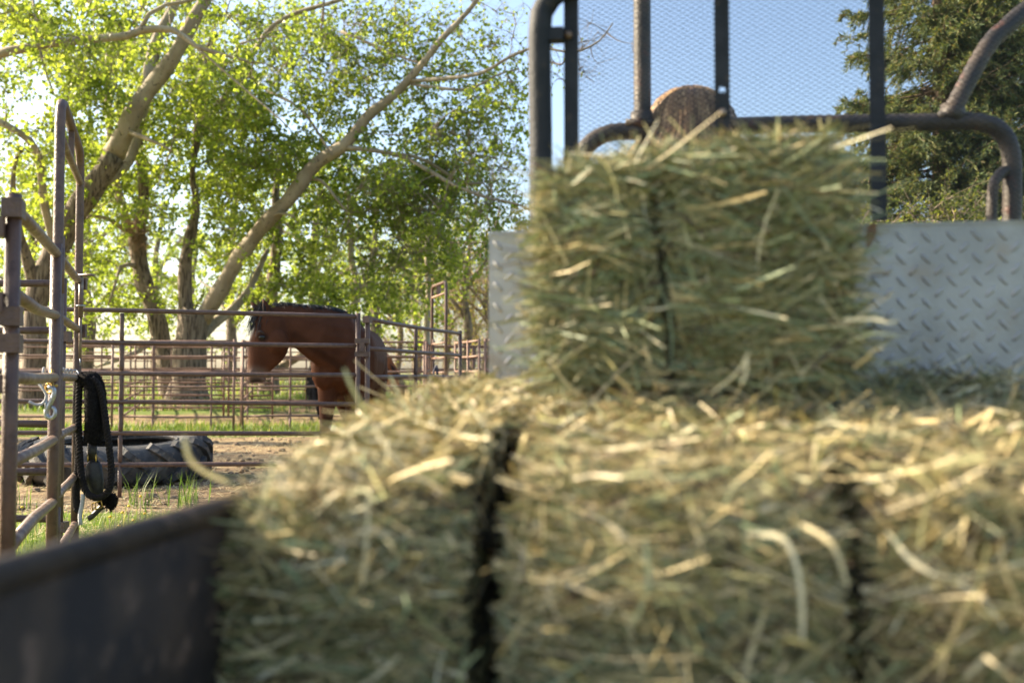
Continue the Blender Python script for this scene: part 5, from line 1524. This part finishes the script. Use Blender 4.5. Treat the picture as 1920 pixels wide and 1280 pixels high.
# loose tops and long stray stems lying on the bales
def loose(name, label, spots, n, seed, p):
    rng = np.random.default_rng(seed)
    mb = MB(); PP, WW, CC = [], [], []
    for (t, w, z, rt, rw, hz, k) in spots:
        for _ in range(k):
            tt = t + np.clip(rng.normal() * rt, -2 * rt, 2 * rt); ww = min(w + rng.normal() * rw, -.09)
            tt = max(tt, -.12)
            zz = .874 + .112 * (ww + .965) / .865 - .04 * max(0, .03 - tt) / .15 * (ww + .965) / .865
            o = np.array([tt, ww, zz + z + abs(rng.normal()) * hz])
            a = rng.uniform(0, 2 * math.pi)
            D = nrm(np.array([math.cos(a), .7 * math.sin(a), rng.normal(.12, .28)])); Ln = rng.uniform(.04, .14)
            kk = np.linspace(-.5, .5, 4)
            P = o + D * (Ln * kk)[:, None] + (rng.normal(size=3) * .2 + np.array([0, 0, -.15])) * (Ln * (kk + .5) ** 2)[:, None]
            Wv = nrm(np.cross(D, nrm(rng.normal(size=3) + np.array([0, -.6, .6])))) * rng.uniform(.0008, .002)
            if any(P[:, 1].min() < wl and P[:, 0].max() > g0 and P[:, 0].min() < g1 for g0, g1, wl in ((.144, .172, -.66), (.576, .588, -.86))): continue
            PP.append(P); WW.append(Wv); CC.append(HAYPAL[rng.choice(len(HAYPAL), p=p)] * rng.uniform(.75, 1.2))
    PP, WW, CC = np.array(PP), np.array(WW), np.array(CC); n = len(PP)
    V = np.stack([PP - WW[:, None], PP + WW[:, None]], 2)
    Vw = VO + V[..., 0:1] * VU + V[..., 1:2] * VV + V[..., 2:3] * UZ
    b = np.arange(n)[:, None] * 8
    F = np.concatenate([b + np.array([[2 * q, 2 * q + 1, 2 * q + 3, 2 * q + 2]]) for q in range(3)])
    mb.add(Vw.reshape(-1, 3), F, None, np.repeat(CC, 8, 0))
    return top(name, mb, M_HAY, label, kind='stuff')
loose('loose_hay', 'loose hay strewn over the bale tops below the tread plate', [(-.02, -.40, .0, .06, .16, .012, 1300), (.10, -.62, .0, .06, .14, .014, 900), (.42, -.70, .0, .16, .10, .012, 1500), (.85, -.25, .0, .14, .10, .012, 1500), (.8, -.65, 0., .12, .12, .012, 1100), (.42, -.56, .004, .16, .012, .022, 500)], 0, 77, PG)
# stray long stems
def stray():
    rng = np.random.default_rng(5)
    mb = MB()
    def rib(pts, w, c):
        P = smooth_path(pts, 10); T = nrm(np.gradient(P, axis=0))
        S = nrm(np.cross(T, np.array([0, 1.0, 0]))) * w * .19
        S = S * np.concatenate([[.6], np.ones(8), [.5]])[:, None]
        V = np.stack([P - S, P + S], 1).reshape(-1, 3)
        F = [[2 * q, 2 * q + 1, 2 * q + 3, 2 * q + 2] for q in range(9)]
        mb.add(V, F, None, np.array(c))
    pale = (.66, .60, .40); grn = (.42, .44, .26); tan = (.56, .47, .26)
    rib([W(430, 905, 1.25), W(385, 885, 1.22), W(355, 860, 1.2), W(345, 818, 1.19)], .015, pale)
    rib([W(690, 790, 1.3), W(672, 750, 1.28), W(655, 715, 1.27), W(645, 690, 1.27)], .012, grn)
    rib([W(850, 930, 1.2), W(800, 900, 1.18), W(740, 860, 1.18), W(700, 800, 1.2)], .012, tan)
    rib([W(1400, 1000, 1.1), W(1470, 1010, 1.07), W(1500, 1090, 1.06), W(1505, 1200, 1.06)], .014, pale)
    rib([W(1500, 980, 1.1), W(1560, 1020, 1.07), W(1590, 1100, 1.06)], .013, tan)
    rib([W(1660, 990, 1.1), W(1720, 1060, 1.07), W(1830, 1110, 1.05), W(1885, 1180, 1.04)], .013, pale)
    rib([W(690, 920, 1.15), W(688, 1000, 1.13), W(680, 1100, 1.12)], .010, tan)
    rib([W(1580, 600, 1.48), W(1640, 598, 1.45), W(1665, 605, 1.44), W(1685, 600, 1.44)], .010, pale)
    rib([W(1590, 640, 1.48), W(1640, 625, 1.45), W(1685, 630, 1.44)], .007, grn)
    rib([W(1600, 690, 1.46), W(1625, 670, 1.44), W(1640, 655, 1.43), W(1658, 652, 1.43)], .010, tan)
    rib([W(1330, 740, 1.4), W(1380, 700, 1.38), W(1405, 660, 1.38)], .008, pale)
    rib([W(1390, 720, 1.3), W(1400, 690, 1.3), W(1395, 670, 1.3)], .010, pale)
    rib([W(1185, 1170, 1.1), W(1215, 1100, 1.09), W(1210, 1010, 1.09)], .012, grn)
    for _ in range(46):
        px = rng.uniform(440, 1900); py = rng.uniform(890, 1260); d = 1.12 - .0001 * (px - 440) + rng.uniform(-.03, .02)
        a = rng.normal(0, .9) + (1.2 if rng.uniform() < .4 else 0); l = rng.uniform(40, 110)
        c, s = math.cos(a) * l, math.sin(a) * l; b = rng.normal() * 18
        if 905 < px < 960 or 1565 < px < 1610: continue
        rib([W(px, py, d), W(px + c * .5 + b, py + s * .5, d - .012), W(px + c, py + s, d)], rng.uniform(.003, .009), HAYPAL[rng.choice(len(HAYPAL), p=PG)])
    top('stray_stems', mb, M_HAY, label='long pale stems sticking out of the front bales', kind='stuff')
stray()
# dry leaf caught at the plate edge
p = W(1630, 445, L(t_at(1630), -.02, 0)[1] - .03)
top('dry_leaf', MB().add([p + np.array(q) for q in ((-.008, 0, .004), (-.004, -.006, .022), (.012, -.003, .030), (.016, 0, .012), (.004, -.004, -.014), (-.006, 0, -.022))], None, [[0, 1, 3], [1, 2, 3], [0, 3, 4], [0, 4, 5]]), M_DEADLEAF, 'dry brown leaf caught on the tread plate beside the stacked bale', 'leaf', loc=p)
